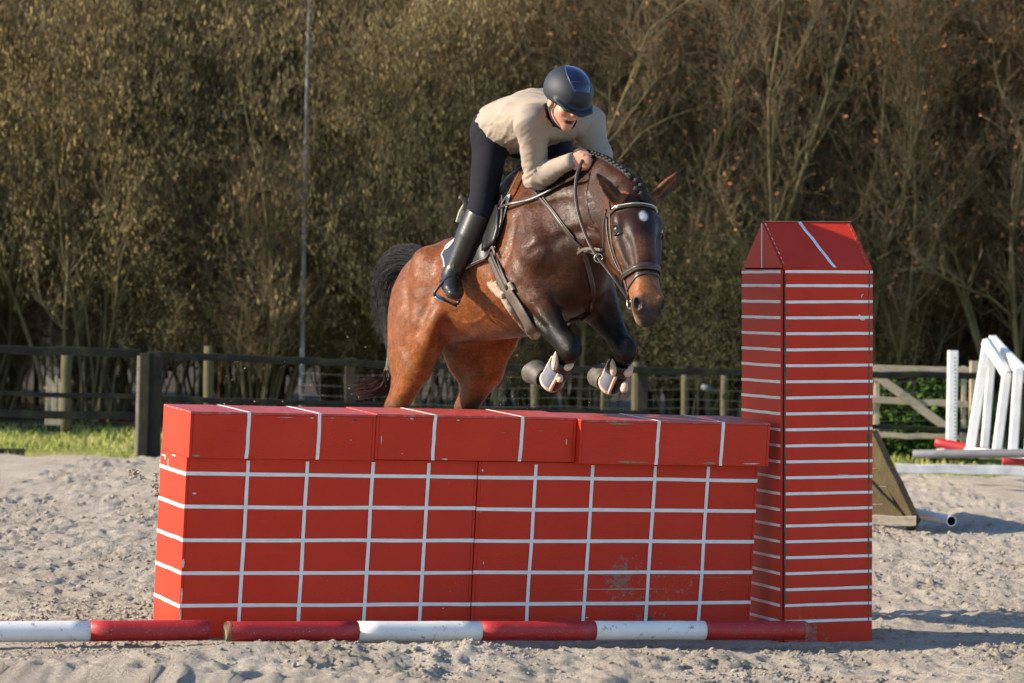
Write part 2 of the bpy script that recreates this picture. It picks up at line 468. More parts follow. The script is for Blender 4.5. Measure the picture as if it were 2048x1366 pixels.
# flaked paint where the photograph shows it: (thing, x, z, half sizes, material)
CH = [(cop1, .035, .012, .026, .006, M_CHIPG), (cop1, .60, .196, .012, .003, M_CHIPW), (cop1, .82, .19, .016, .007, M_MOSS), (cop1, .47, .196, .05, .0012, M_CHIPW), (cop1, .80, .095, .008, .002, M_CHIPW), (cop1, .70, .197, .012, .0015, M_CHIPW),
      (cop2, .18, .197, .012, .004, M_CHIPW), (cop2, .42, .195, .012, .004, M_CHIPW), (cop2, .03, .095, .003, .03, M_CHIPW), (cop2, .36, .006, .022, .005, M_CHIPW), (cop2, .14, .03, .004, .002, M_CHIPW), (cop2, .66, .14, .018, .002, M_CHIPG), (cop2, .86, .15, .02, .002, M_CHIPG), (cop2, 1.0, .1, .003, .02, M_CHIPW),
      (cop3, .22, .200, .10, .006, M_CHIPG), (cop3, .28, .012, .10, .006, M_CHIPG), (cop3, .72, .012, .05, .006, M_CHIPG), (cop3, .95, .012, .06, .003, M_CHIPW), (cop3, .70, .206, .02, .004, M_MOSS), (cop3, .55, .004, .05, .003, M_MOSS),
      (boxA, .045, .675, .013, .006, M_CHIPW), (boxA, .40, .76, .010, .003, M_CHIPW), (boxA, .008, .35, .006, .032, M_CHIPW), (boxA, .007, .20, .0055, .055, M_CHIPW), (boxA, .006, .10, .005, .05, M_CHIPW), (boxA, 1.10, .155, .018, .010, M_MOSS), (boxA, 1.44, .31, .01, .005, M_MOSS), (boxA, 1.33, .13, .006, .003, M_CHIPW), (boxA, 1.2, .06, .006, .003, M_CHIPW), (boxA, .93, .1, .004, .003, M_CHIPW),
      (boxB, .02, .80, .006, .008, M_CHIPW), (boxB, .02, .60, .012, .005, M_CHIPG), (boxB, .8, .22, .28, .0016, M_CHIPW), (boxB, 1.30, .275, .16, .0012, M_CHIPG), (boxB, .05, .35, .003, .01, M_CHIPW), (boxB, 1.35, .2, .012, .006, M_MOSS), (boxB, .97, .07, .02, .014, M_MOSS), (boxB, .72, .06, .012, .02, M_MOSS), (boxB, .62, .08, .012, .004, M_CHIPW)]
for i, (t, x, z, a, b_, mt) in enumerate(CH):
    chip(t, (x, -0.0004, z), ex, ez, (0,-1,0), a, b_, mt, i)
for i, (y, z, a, b_) in enumerate(((.05, .82, .05, .006), (.12, .79, .006, .03), (.07, .81, .012, .012), (.2, .835, .04, .005))):
    chip(boxA, (-0.0004, .387-y, z), ey, ez, (-1,0,0), a, b_, M_CHIPW, 70+i)
# ------------------------------------------------------------------ tower
T_MAT = Matrix.Translation((1.3899, 16.273, -0.0446)) @ Matrix.Rotation(0.3064, 4, 'Z') @ Matrix.Rotation(-0.0285, 4, 'Y')
tw, tt, th_ = 0.4924, 0.544, 1.906
tower = empty('wall_tower'); tower.matrix_world = T_MAT
tag(tower, 'tall red tower with a pitched top and narrow white tape lines, right of the wall', 'jump tower')
M_REDTW = red_mat('red_tower_paint', 0.25, mud=[(0.12, 0.05, 0.25, 0.74)])
box('core', 0.010, tw-0.010, 0.010, tt-0.010, -0.05, th_-0.02, M_SEAM, tower)
box('side_panel', 0.0, 0.012, 0.0130, tt, -0.05, th_-0.003, M_REDTW, tower, 0.0015)
box('side_panel', tw-0.0125, tw, 0.0165, tt, -0.05, th_-0.003, M_REDTW, tower, 0.0015)
box('front_panel', 0.0165, tw, 0.0, 0.0145, 0.012, th_-0.003, M_REDTW, tower, 0.0015)
box('plinth', 0.012, tw-0.001, 0.003, 0.0145, -0.05, 0.010, M_REDTW, tower, 0.0015)
box('back_panel', 0.0145, tw-0.014, tt-0.0125, tt-0.0008, -0.05, th_-0.003, M_REDTW, tower, 0.0015)
for i in range(23):
    z = 1.900-0.0801*i - (0.010 if i == 0 else 0)
    tape(tower, (0.0170, -0.0006, z+R_TAPE.uniform(-.001,.001)), (tw, -0.0006, z+R_TAPE.uniform(-.0015,.0015)), ez, (0,-1,0), 0.0142, 0.0006)
    tape(tower, (-0.0006, 0.0175, z), (-0.0006, tt, z+R_TAPE.uniform(-.003,.003)), ez, (-1,0,0), 0.0142, 0.0009)
def moss_strip(name, parent, x0, amp, z0, z1, seed):
    r = random.Random(seed)
    n = 90; V = []; Fc = []
    for i in range(n+1):
        z = z0+(z1-z0)*i/n
        a = max(0.0008, amp*(0.25+0.9*abs(mnoise.noise((z*9, seed, 0)))+0.5*abs(mnoise.noise((z*31, seed, 3)))))
        c = x0 + 0.003*mnoise.noise((z*6, seed, 9))
        V += [(c-a, -0.0004, z), (c-a*0.4, -0.003, z), (c+a*0.4, -0.003, z), (c+a, -0.0004, z)]
    for i in range(n):
        for k in range(3): Fc.append((i*4+k, i*4+k+1, i*4+k+5, i*4+k+4))
    return mesh_obj(name, V, Fc, M_MOSS, parent, True)
moss_strip('moss_line', tower, 0.0185, 0.0085, 0.22, 1.88, 2)
moss_strip('moss_line', tower, tw-0.020, 0.0095, 0.12, 1.90, 5)
# pitched top: two sloping boards, two gable ends
gh = 0.235; rz = th_+0.004
def prism_board(name, pts, thick, mat):
    """board from a polygon, thickened inwards along its normal"""
    P = [Vector(p) for p in pts]
    n = (P[1]-P[0]).cross(P[2]-P[0]).normalized()
    V = P + [p-n*thick for p in P]
    k = len(P)
    Fc = [tuple(range(k)), tuple(range(2*k-1, k-1, -1))] + [(i, i+k, (i+1)%k+k, (i+1)%k) for i in range(k)]
    return mesh_obj(name, V, Fc, mat, roof)
roof = empty('roof', parent=tower)
ov = 0.004
rl, rr = 0.010, tw-0.006
prism_board('roof_board', [(rl, -ov, rz), (rr, -ov, rz), (rr-0.002, tt/2, rz+gh), (rl, tt/2, rz+gh)], 0.012, M_REDTW)
prism_board('roof_board', [(rr, tt+ov, rz), (rl, tt+ov, rz), (rl, tt/2, rz+gh), (rr, tt/2, rz+gh)], 0.012, M_REDTW)
prism_board('gable', [(rl-0.008, tt-0.004, rz), (rl-0.008, 0.002, rz), (rl-0.008, tt/2, rz+gh-0.003)], 0.012, M_REDTW)
prism_board('gable', [(rr+0.003, 0.002, rz), (rr+0.003, tt-0.004, rz), (rr+0.003, tt/2, rz+gh-0.003)], 0.012, M_REDTW)
sl = Vector((0, tt/2+ov, gh)).normalized(); sn = sl.cross(ex)*-1
sn = Vector((0, -sl.z, sl.y))
tp = tape(roof, (rl+0.27, -ov, rz), (rl+0.195, tt/2, rz+gh-0.002), ex, sn, 0.017, 0.003, 18); tp.data.transform(Matrix.Translation(sn*0.0015))
tape(roof, (rl, tt/2, rz+gh+0.001), (rr, tt/2, rz+gh+0.001), ey, ez, 0.016, 0.001)
tape(roof, (rl-0.009, tt/2, rz), (rl-0.009, tt/2, rz+gh-0.01), ey, (-1,0,0), 0.012, 0.0008)
e_ = 0.003
for k, (p0, p1) in enumerate((((rl+.004, 0.004, rz+.012), (rl+.004, tt/2-.004, rz+gh-.004)), ((rr-.02, 0.004, rz+.012), (rr-.016, tt/2-.004, rz+gh-.004)))):
    p0, p1 = Vector(p0), Vector(p1)
    for j in range(9):
        q = p0.lerp(p1, (j+0.5)/9)
        chip(roof, q+sn*0.0012, sl, ex, sn, 0.014, 0.0016+0.0015*((j*7)%3), M_CHIPG if k else M_CHIPW, 200+k*20+j)
for i, (x, z, a, b_, mt) in enumerate(((.435, 1.655, .020, .012, M_CHIPW), (.42, 1.665, .012, .010, M_CHIPW), (.43, 1.768, .0016, .010, M_TAPE), (.436, 1.776, .006, .0014, M_TAPE), (.435, 1.770, .0045, .0012, M_TAPE), (.26, 1.155, .008, .008, M_MOSS), (.27, 1.07, .006, .012, M_REDTW), (.36, .86, .004, .006, M_CHIPW), (.33, .87, .05, .0012, M_CHIPW), (.40, .852, .02, .0012, M_CHIPW), (.24, .70, .012, .0014, M_CHIPW), (.40, .22, .004, .006, M_CHIPW), (.05, 1.29, .005, .02, M_MOSS), (.04, 1.62, .004, .016, M_MOSS))):
    chip(tower, (x, -0.0006, z), ex, ez, (0,-1,0), a, b_, mt, 300+i)
# ------------------------------------------------------------------ ground poles
def pole_mat(name, col, dirt):
    m, nt, b = new_mat(name)
    v = coords(nt, 'Object')
    n = noise_tex(nt, v, 26, 6, 0.7, 0.3)
    k = ramp(nt, n, [(0.60, 0.0), (0.66, 0.85)])
    n2 = noise_tex(nt, v, 160, 2)
    k2 = ramp(nt, n2, [(0.68, 0.0), (0.71, 0.9)])
    base = ramp(nt, noise_tex(nt, v, 6, 4), [(0.3, tuple(x*0.88 for x in col)), (0.7, col)])
    base = mix(nt, k, base, dirt); base = mix(nt, k2, base, (0.34, 0.28, 0.22))
    nt.links.new(base, b.inputs['Base Color'])
    b.inputs['Roughness'].default_value = 0.5
    bump(nt, b, noise_tex(nt, coords(nt, 'Object', (2, 20, 20)), 6, 4), 0.3, 0.004)
    return m
M_PRED = pole_mat('pole_red', (0.36, 0.014, 0.016), (0.16, 0.06, 0.04))
M_PWHT = pole_mat('pole_white', (0.72, 0.72, 0.70), (0.22, 0.21, 0.14))
M_PEND = simple_mat('weathered_pole_end', (0.17, 0.145, 0.075), 0.9, 0.45, 40, 0.8, 120)
def ground_pole(p0, p1, r, bands, label, worn_ends=(True, True), seed=1, group='red and white poles lying at the foot of the wall'):
    p0, p1 = Vector(p0), Vector(p1)
    L = (p1-p0).length
    t = empty('ground_pole', p0)
    t.rotation_euler = (p1-p0).to_track_quat('X', 'Z').to_euler()
    tag(t, label, 'pole', group)
    n = 24
    for (a, b_, mt, nm) in bands:
        a_, e2 = a*L, b_*L
        pts = [(a_+(e2-a_)*i/6, 0, 0) for i in range(7)]
        rr_ = [r*(1+0.01*math.sin(i*1.7+seed)) for i in range(7)]
        if a == 0: pts = [(0.0, 0, 0), (0.006, 0, 0)] + pts[1:]; rr_ = [r*0.90, r*0.985] + rr_[1:]
        if b_ == 1: pts = pts[:-1] + [(L-0.006, 0, 0), (L, 0, 0)]; rr_ = rr_[:-1] + [r*0.985, r*0.90]
        V, Fc = tube_geo(pts, rr_, n)
        mesh_obj(nm, V, Fc, mt, t, False).data.polygons.foreach_set('use_smooth', [True]*(len(Fc)-2)+[False, False])
    for side, w in zip((0, 1), worn_ends):
        if not w: continue
        V, Fc = [], []
        x_in = 0.05 if side == 0 else L-0.05
        x_out = -0.0012 if side == 0 else L+0.0012
        rings = 5
        for j in range(rings):
            f_ = j/(rings-1)
            for k in range(n):
                ragged = (0.35+0.65*abs(mnoise.noise((k*0.9, seed*3.1+side, 0))))
                x = x_out + (x_in-x_out)*ragged*f_
                rj = r*1.006 if abs(x-x_out) > 0.007 else r*(0.905+0.10*f_)
                an = 2*math.pi*k/n
                V.append((x, rj*math.sin(an), rj*math.cos(an)))
        for j in range(rings-1):
            for k in range(n): Fc.append((j*n+k, j*n+(k+1)%n, (j+1)*n+(k+1)%n, (j+1)*n+k))
        Fc.append(tuple(range(n)))
        mesh_obj('bare_wood_end', V, Fc, M_PEND, t, True)
    return t
RW = [(0.0, 0.216, M_PRED, 'red_band'), (0.216, 0.423, M_PWHT, 'white_band'), (0.423, 0.620, M_PRED, 'red_band'), (0.620, 0.815, M_PWHT, 'white_band'), (0.815, 1.0, M_PRED, 'red_band')]
pole1 = ground_pole(at(451, 1263, 14.83), at(1612, 1260.5, 15.80), 0.0465, RW, 'red and white pole on the sand along the whole foot of the wall', (True, True), 1)
pole2 = ground_pole(at(418, 1260, 14.86), at(-760, 1270, 14.20), 0.0475, [(0.0, 0.21, M_PRED, 'red_band'), (0.21, 0.42, M_PWHT, 'white_band'), (0.42, 0.62, M_PRED, 'red_band'), (0.62, 0.81, M_PWHT, 'white_band'), (0.81, 1.0, M_PRED, 'red_band')], 'red and white pole on the sand running out of frame at the left', (False, True), 4)
# ================================================================== fences, gate and the jump material behind
def wood_mat(name, c0, c1, rough=0.85, green=0.0, stretch=(1, 1, 1)):
    m, nt, b = new_mat(name)
    v = coords(nt, 'Object', stretch)
    n = noise_tex(nt, v, 14, 6, 0.7, 0.6)
    c = ramp(nt, n, [(0.3, c0), (0.7, c1)])
    if green:
        k = ramp(nt, noise_tex(nt, coords(nt, 'Object'), 5, 4), [(0.45, 0.0), (0.65, green)])
        c = mix(nt, k, c, (0.09, 0.10, 0.03))
    nt.links.new(c, b.inputs['Base Color'])
    b.inputs['Roughness'].default_value = rough
    b.inputs['Specular IOR Level'].default_value = 0.2
    bump(nt, b, n, 0.5, 0.006)
    return m
M_DARKW = wood_mat('dark_stained_wood', (0.012, 0.011, 0.010), (0.030, 0.027, 0.022), 0.8, 0.35, (1, 6, 6))
M_DARKP = wood_mat('dark_stained_post', (0.014, 0.012, 0.011), (0.036, 0.031, 0.026), 0.8, 0.2, (6, 6, 1))
M_GREYW = wood_mat('weathered_grey_wood', (0.26, 0.21, 0.15), (0.48, 0.41, 0.31), 0.9, 0.2, (1, 6, 6))
M_POSTW = wood_mat('round_stake_wood', (0.06, 0.05, 0.03), (0.13, 0.105, 0.07), 0.9, 0.5, (6, 6, 1))
M_RAMPW = wood_mat('brown_ramp_wood', (0.03, 0.022, 0.012), (0.085, 0.06, 0.03), 0.85, 0.25, (5, 5, 1))
M_WHITE = simple_mat('white_painted_wood', (0.72, 0.72, 0.70), 0.5, 0.1, 9, 0.3, 40)
def beam(name, p0, p1, w, h_, mat, parent, n=7, seed=0):
    """sawn or round bar between two points, slightly wavy; local to parent at the origin"""
    p0, p1 = Vector(p0), Vector(p1)
    r = random.Random(seed)
    pts = []
    for i in range(n+1):
        q = p0.lerp(p1, i/n)
        pts.append(q + Vector((0, r.uniform(-1, 1)*0.006, r.uniform(-1, 1)*0.008))*(0 < i < n))
    t = (p1-p0).normalized()
    up = Vector((0, 0, 1)) if abs(t.z) < 0.8 else Vector((0, 1, 0))
    V, Fc = [], []
    for q in pts:
        a = (up - t*up.dot(t)).normalized(); b_ = t.cross(a)
        c = 0.82
        for (u, v_) in ((1, c), (c, 1), (-c, 1), (-1, c), (-1, -c), (-c, -1), (c, -1), (1, -c)):
            V.append(q + a*(u*h_/2) + b_*(v_*w/2))
    k = 8
    for i in range(n):
        for j in range(k): Fc.append((i*k+j, i*k+(j+1)%k, (i+1)*k+(j+1)%k, (i+1)*k+j))
    Fc.append(tuple(range(k-1, -1, -1))); Fc.append(tuple(n*k+j for j in range(k)))
    return mesh_obj(name, V, Fc, mat, parent)
def root_at(name, p, label, cat, group=None):
    t = empty(name, p); tag(t, label, cat, group); return t
def rel(t, p): return Vector(p) - t.location
# left run: broad gate post and three dark rails
D0 = 32.9
fp = root_at('fence_post', at(296, 914, D0), 'broad black timber post at the edge of the sand, left of the wall', 'post')
def gp(px, py, D): return at(px, py, D)
b0, b1 = rel(fp, gp(285, 925, D0)), rel(fp, gp(291, 706, D0))
beam('post', b0, b1, 0.10, 0.10, M_DARKP, fp, 6, 2)
beam('post', rel(fp, gp(306, 925, D0+0.08)), rel(fp, gp(311, 704, D0+0.08)), 0.14, 0.13, M_DARKP, fp, 6, 3)
beam('lit_edge_strip', rel(fp, gp(272.5, 922, D0-0.02)), rel(fp, gp(278, 712, D0-0.02)), 0.030, 0.03, M_GREYW, fp, 6, 3)  # pale strip added as the post's sunlit left edge, light put into its colour
def fence(name_label, group, rails, posts, post_mat, pw):
    t = root_at('rail_fence', gp(*posts[0][:2], posts[0][3]), name_label, 'fence', group)
    for i, (xa, ya, Da, xb, yb, Db, th) in enumerate(rails):
        beam('rail', rel(t, gp(xa, ya, Da)), rel(t, gp(xb, yb, Db)), 0.05, th, M_DARKW, t, 10, i+7)
    for i, (px, py, pyt, D) in enumerate(posts):
        beam('post', rel(t, gp(px, py+14, D)), rel(t, gp(px+2, pyt, D)), pw, pw, post_mat, t, 5, i+40)
    return t
fence('dark three-rail fence left of the broad black post', 'dark rail fences', [(-420, 688, 32.4, 282, 707, 33.0, .085), (-420, 775, 32.4, 282, 794, 33.0, .05), (-420, 815, 32.4, 282, 833, 33.0, .08)], [(-210, 905, 690, 32.6)], M_DARKP, 0.11)
fence('dark rail fence running behind the horse from post to tower', 'dark rail fences', [(312, 709, 33.1, 800, 731, 33.8, .075), (312, 797, 33.1, 800, 812, 33.8, .06), (800, 731, 33.85, 1300, 741, 34.4, .072), (800, 815, 33.85, 1300, 826, 34.4, .05), (1300, 742, 34.45, 1960, 752, 35.2, .072), (1300, 838, 34.45, 1960, 862, 35.2, .05)],
      [(700, 862, 716, 33.75), (1283, 880, 735, 34.45), (1968, 885, 745, 35.3)], M_DARKP, 0.12)
# pale round stakes with wire netting further back
def stake(px, py, pyt, D, r, label):
    t = root_at('fence_stake', gp(px, py, D), label, 'stake', 'pale round stakes behind the dark rails')
    a, b_ = rel(t, gp(px, py+12, D)), rel(t, gp(px+1.5, pyt, D))
    V, Fc = tube_geo([a.lerp(b_, i/5) for i in range(6)], [r*(1+0.05*math.sin(i*2+px)) for i in range(5)]+[r*0.9], 12)
    mesh_obj('stake_shaft', V, Fc, M_POSTW, t, True)
    return t
for (px, py, pyt, D, r, lb) in ((416, 868, 692, 36.0, .055, 'pale round stake right of the broad black post'), (829, 868, 742, 37.0, .045, 'short pale stake between the horse\'s hind legs'), (1069, 868, 722, 37.0, .045, 'pale stake under the horse\'s raised forelegs'), (1209, 866, 728, 37.2, .045, 'pale stake left of the dark post behind the wall'),
                               (1271, 872, 724, 36.2, .05, 'pale round stake standing in for the sunlit left side of the dark post behind the wall'), (1369, 862, 742, 37.3, .045, 'pale stake midway between horse and tower'), (1448, 866, 744, 37.3, .045, 'pale stake with a bottle on it left of the tower'), (131, 850, 708, 37.0, .06, 'grey stake seen through the left rails')):  # the one against the dark post is added as that post's lit side
    stake(px, py, pyt, D, r, lb)
# plastic bottle clipped to a stake
bt = root_at('plastic_bottle', gp(1436, 782, 37.2), 'white and dark blue bottle hanging on a pale stake', 'bottle')
V, Fc = tube_geo([rel(bt, gp(1406+i*7.5, 773+i*3.0, 37.2)) for i in range(5)], [.022, .034, .036, .03, .012], 12)
o_ = mesh_obj('bottle_body', V, Fc, simple_mat('dark_blue_plastic', (0.03, 0.035, 0.06), 0.4), bt, True)
V, Fc = tube_geo([rel(bt, gp(1403, 772, 37.2)), rel(bt, gp(1411, 775.5, 37.2)), rel(bt, gp(1417, 777.5, 37.2))], [.024, .038, .038], 12)
mesh_obj('bottle_base', V, Fc, simple_mat('grey_plastic', (0.12, 0.125, 0.14), 0.6), bt, True)
# sheep netting strung on the stakes
M_WIRE = simple_mat('galvanised_wire', (0.10, 0.095, 0.085), 0.7, 0.2, 30, metal=0.2)
net = root_at('wire_netting', gp(1260, 866, 36.9), 'wire netting strung behind the rails under the horse', 'netting')
for i, yy in enumerate((752, 775, 795, 812, 830, 848)):
    rope('wire', [rel(net, gp(600+k*130, yy-6+k*1.6+(4 if k % 2 else 0), 36.9)) for k in range(11)], 0.0030, M_WIRE, net, 4, 2)
for k in range(12):
    xx = 640+k*108
    rope('stay_wire', [rel(net, gp(xx, 748+k*1.2, 36.9)), rel(net, gp(xx-1, 860+k*1.2, 36.9))], 0.0018, M_WIRE, net, 4, 0)
# split chestnut paling seen through the left rails
pl = root_at('paling_panel', gp(110, 850, 38.0), 'small weathered grey paling panel seen through the left rails', 'paling')
for k in range(9):
    beam('pale', rel(pl, gp(92+k*4.6, 850, 38.0)), rel(pl, gp(95+k*4.2+(k%3), 752+((k*5)%4)*5, 38.0)), 0.022, 0.018, M_GREYW, pl, 3, 60+k)
beam('cross_bar', rel(pl, gp(88, 776, 38.04)), rel(pl, gp(136, 778, 38.04)), 0.03, 0.03, M_GREYW, pl, 3, 77)
# field gate at the right
gt = root_at('field_gate', gp(1840, 885, 36.6), 'weathered wooden field gate with a diagonal brace behind the tower', 'gate')
for (xa, ya, xb, yb, th) in ((1690, 736, 1938, 742, .085), (1690, 797, 1936, 809, .075), (1690, 868, 1938, 876, .06)):
    beam('bar', rel(gt, gp(xa, ya, 36.6)), rel(gt, gp(xb, yb, 36.6)), 0.04, th, M_GREYW, gt, 8, xa+ya)
beam('brace', rel(gt, gp(1755, 752, 36.56)), rel(gt, gp(1895, 856, 36.56)), 0.03, 0.095, M_GREYW, gt, 6, 4)
beam('gate_upright', rel(gt, gp(1752, 890, 36.66)), rel(gt, gp(1754, 730, 36.66)), 0.06, 0.08, M_GREYW, gt, 5, 5)
beam('gate_upright', rel(gt, gp(1926, 890, 36.66)), rel(gt, gp(1928, 732, 36.66)), 0.05, 0.06, M_GREYW, gt, 5, 6)
gpst = root_at('gate_post', gp(1948, 890, 36.9), 'tall grey gate post between the white standard and the white wing', 'post')
beam('post', rel(gpst, gp(1947, 900, 36.9)), rel(gpst, gp(1949, 722, 36.9)), 0.10, 0.10, M_GREYW, gpst, 5, 9)
# white jump standard with cup holes
st = root_at('jump_standard', gp(1903, 903, 33.4), 'slim white jump standard standing before the field gate', 'jump stand')
beam('upright', rel(st, gp(1902, 908, 33.4)), rel(st, gp(1906, 701, 33.4)), 0.10, 0.10, M_WHITE, st, 5, 3)
M_HOLE = simple_mat('cup_hole', (0.05, 0.05, 0.05), 0.9)
hv = []
bmh = bmesh.new()
for k in range(22):
    c = rel(st, gp(1910.5, 716+k*7.6, 33.34))
    bmesh.ops.create_cone(bmh, cap_ends=True, segments=8, radius1=.009, radius2=.009, depth=.008, matrix=Matrix.Translation(c) @ Matrix.Rotation(math.pi/2, 4, 'X'))
bm_obj('cup_holes', bmh, M_HOLE, st)
beam('foot', rel(st, gp(1880, 905, 33.2)), rel(st, gp(1925, 897, 33.7)), 0.09, 0.07, M_WHITE, st, 3, 4)
# white A-shaped wing
wg = root_at('jump_wing', gp(1990, 900, 32.4), 'white slatted jump wing with sloping top rail at the right edge', 'jump wing')
def wbeam(nm, a, b_, w, h_, s): beam(nm, rel(wg, gp(*a)), rel(wg, gp(*b_)), w, h_, M_WHITE, wg, 5, s)
wbeam('upright', (1941, 897, 32.4), (1975, 680, 32.4), .085, .085, 1)
wbeam('upright', (1969, 895, 32.8), (1986, 686, 32.8), .075, .075, 2)
wbeam('slat', (1994, 899, 32.2), (2014, 745, 32.2), .085, .085, 3)
wbeam('slat', (2026, 903, 31.9), (2037, 735, 31.9), .085, .085, 4)
wbeam('slat', (2058, 905, 31.6), (2068, 768, 31.6), .085, .085, 5)
wbeam('top_rail', (1972, 682, 32.4), (2013, 748, 32.2), .08, .09, 6)
wbeam('top_rail', (1984, 680, 32.75), (2075, 776, 31.7), .08, .10, 7)
wbeam('foot_rail', (1935, 902, 32.4), (2080, 912, 31.5), .08, .07, 8)
# poles lying behind
g2 = 'poles and planks lying in front of the far fence'
def lying(px0, py0, Da, px1, py1, Db, r, bands, label, nm='lying_pole'):
    t = ground_pole(gp(px0, py0, Da), gp(px1, py1, Db), r, bands, label, (False, False), 9, g2)
    t.name = nm
    return t
M_GREYP = simple_mat('dull_grey_pole', (0.16, 0.16, 0.17), 0.6, 0.2, 8)
lying(1826, 908, 31.6, 2190, 906, 31.2, .042, [(0, 1, M_GREYP, 'shaft')], 'dark grey pole lying across in front of the white wing')
lying(1872, 884, 32.6, 1960, 903, 32.4, .05, [(0, 1, M_PRED, 'red_band')], 'short red pole end leaning down beside the white standard')
lying(2005, 921, 31.9, 2190, 924, 31.9, .045, [(0, 1, M_PRED, 'red_band')], 'red pole lying beyond the white plank at the right edge')
bd = root_at('white_plank', gp(1930, 942, 30.9), 'long white plank lying on edge along the sand at the right', 'plank', g2)
beam('board', rel(bd, gp(1792, 936, 31.0)), rel(bd, gp(2200, 945, 30.8)), .05, .09, simple_mat('grey_blue_white_plank', (0.42, 0.43, 0.45), 0.6, 0.3, 6), bd, 8, 2)  # white paint toned down to an even grey-blue
# black plank at the grass edge on the left
pk = root_at('black_plank', gp(20, 905, 33.0), 'low black plank at the grass edge on the far left', 'plank', g2)
beam('board', rel(pk, gp(-160, 901, 33.0)), rel(pk, gp(48, 904, 33.0)), .08, .07, M_DARKW, pk, 4, 2)
# wooden ramp-shaped filler leaning behind the tower, with a white drum pole at its foot
rp = root_at('wooden_ramp', gp(1780, 1045, 24.5), 'brown wooden ramp filler leaning behind the red tower', 'jump filler')
def ramp_board(nm, q, th, mt):
    P = [rel(rp, p) for p in q]
    n = (P[1]-P[0]).cross(P[2]-P[0]).normalized()
    V = P + [p+n*th for p in P]; k = len(P)
    Fc = [tuple(range(k)), tuple(range(2*k-1, k-1, -1))] + [(i, i+k, (i+1)%k+k, (i+1)%k) for i in range(k)]
    return mesh_obj(nm, V, Fc, mt, rp)
for k in range(5):
    f0, f1 = k/5+0.008, (k+1)/5-0.008
    A0, A1 = gp(1744, 868, 24.9), gp(1832, 1046, 24.3)
    B0, B1 = gp(1600, 868, 26.6), gp(1690, 1046, 26.0)
    ramp_board('ramp_board', [A0.lerp(A1, f0), A0.lerp(A1, f1), B0.lerp(B1, f1), B0.lerp(B1, f0)], 0.03, M_RAMPW)
beam('side_rail', rel(rp, gp(1742, 872, 24.85)), rel(rp, gp(1828, 1050, 24.25)), .07, .13, M_RAMPW, rp, 5, 3)
beam('foot_board', rel(rp, gp(1640, 1040, 24.3)), rel(rp, gp(1832, 1042, 24.2)), .05, .075, M_GREYW, rp, 5, 4)
beam('strut', rel(rp, gp(1700, 930, 24.7)), rel(rp, gp(1806, 1036, 24.3)), .05, .06, M_RAMPW, rp, 5, 5)
M_PIPE_IN = simple_mat('pipe_inside', (0.03, 0.03, 0.03), 0.8)
pp = root_at('white_pipe', gp(1870, 1046, 24.3), 'short white plastic pipe lying on the sand beside the ramp', 'pipe')
a, b_ = rel(pp, gp(1826, 1026, 25.1)), rel(pp, gp(1903, 1042, 24.4))
V, Fc = tube_geo([a, b_], [.040, .040], 20, False); mesh_obj('pipe_wall', V, Fc, M_WHITE, pp, True)
V, Fc = tube_geo([a, b_], [.034, .034], 20, False); mesh_obj('pipe_inside', V, Fc, M_PIPE_IN, pp, True)
V, Fc = tube_geo([a.lerp(b_, .86), b_], [.0415, .0415], 20, False); mesh_obj('collar', V, Fc, simple_mat('grey_collar', (.5, .53, .56), .5), pp, True)
V0, _ = tube_geo([a, b_], [.0415, .0415], 20, False); V1, _ = tube_geo([a, b_], [.034, .034], 20, False)
mesh_obj('rim', V0[20:]+V1[20:], [(k, (k+1)%20, 20+(k+1)%20, 20+k) for k in range(20)], M_WHITE, pp)
# ================================================================== the winter wood
def bark_mat(name, c0, c1):
    m, nt, b = new_mat(name)
    v = coords(nt, 'Object')
    oi = nt.nodes.new('ShaderNodeObjectInfo')
    n = noise_tex(nt, v, 3.0, 4)
    c = ramp(nt, n, [(0.3, c0), (0.7, c1)])
    k = ramp(nt, oi.outputs['Random'], [(0.0, 0.75), (1.0, 1.2)])
    nt.links.new(mix(nt, 1.0, c, k, 'MULTIPLY'), b.inputs['Base Color'])
    b.inputs['Roughness'].default_value = 0.9
    b.inputs['Specular IOR Level'].default_value = 0.15
    return m
M_BARK = bark_mat('hazel_bark', (0.07, 0.06, 0.03), (0.19, 0.16, 0.085))
M_TWIG = bark_mat('hazel_twig', (0.095, 0.074, 0.042), (0.23, 0.178, 0.105))
M_CATKIN = bark_mat('catkin_yellow', (0.52, 0.39, 0.15), (0.74, 0.57, 0.25))
M_RUST = bark_mat('withered_leaf_rust', (0.22, 0.10, 0.04), (0.40, 0.19, 0.08))
M_IVY = bark_mat('ivy_leaf_dark', (0.010, 0.017, 0.006), (0.030, 0.042, 0.014))
M_IVYG = bark_mat('laurel_leaf_green', (0.035, 0.085, 0.014), (0.085, 0.16, 0.03))
def arrays_obj(name, V, Fq, mat, smooth=False):
    """V (n,3) array, Fq (m,k) array of faces"""
    k = Fq.shape[1]
    me = bpy.data.meshes.new(name)
    me.vertices.add(len(V)); me.vertices.foreach_set('co', V.astype(np.float32).ravel())
    me.loops.add(Fq.size); me.loops.foreach_set('vertex_index', Fq.ravel().astype(np.int32))
    me.polygons.add(len(Fq)); me.polygons.foreach_set('loop_start', np.arange(0, Fq.size, k, dtype=np.int32))
    me.update(calc_edges=True)
    me.materials.append(mat)
    if smooth: me.polygons.foreach_set('use_smooth', [True]*len(Fq))
    o = bpy.data.objects.new(name, me); C.objects.link(o)
    return o
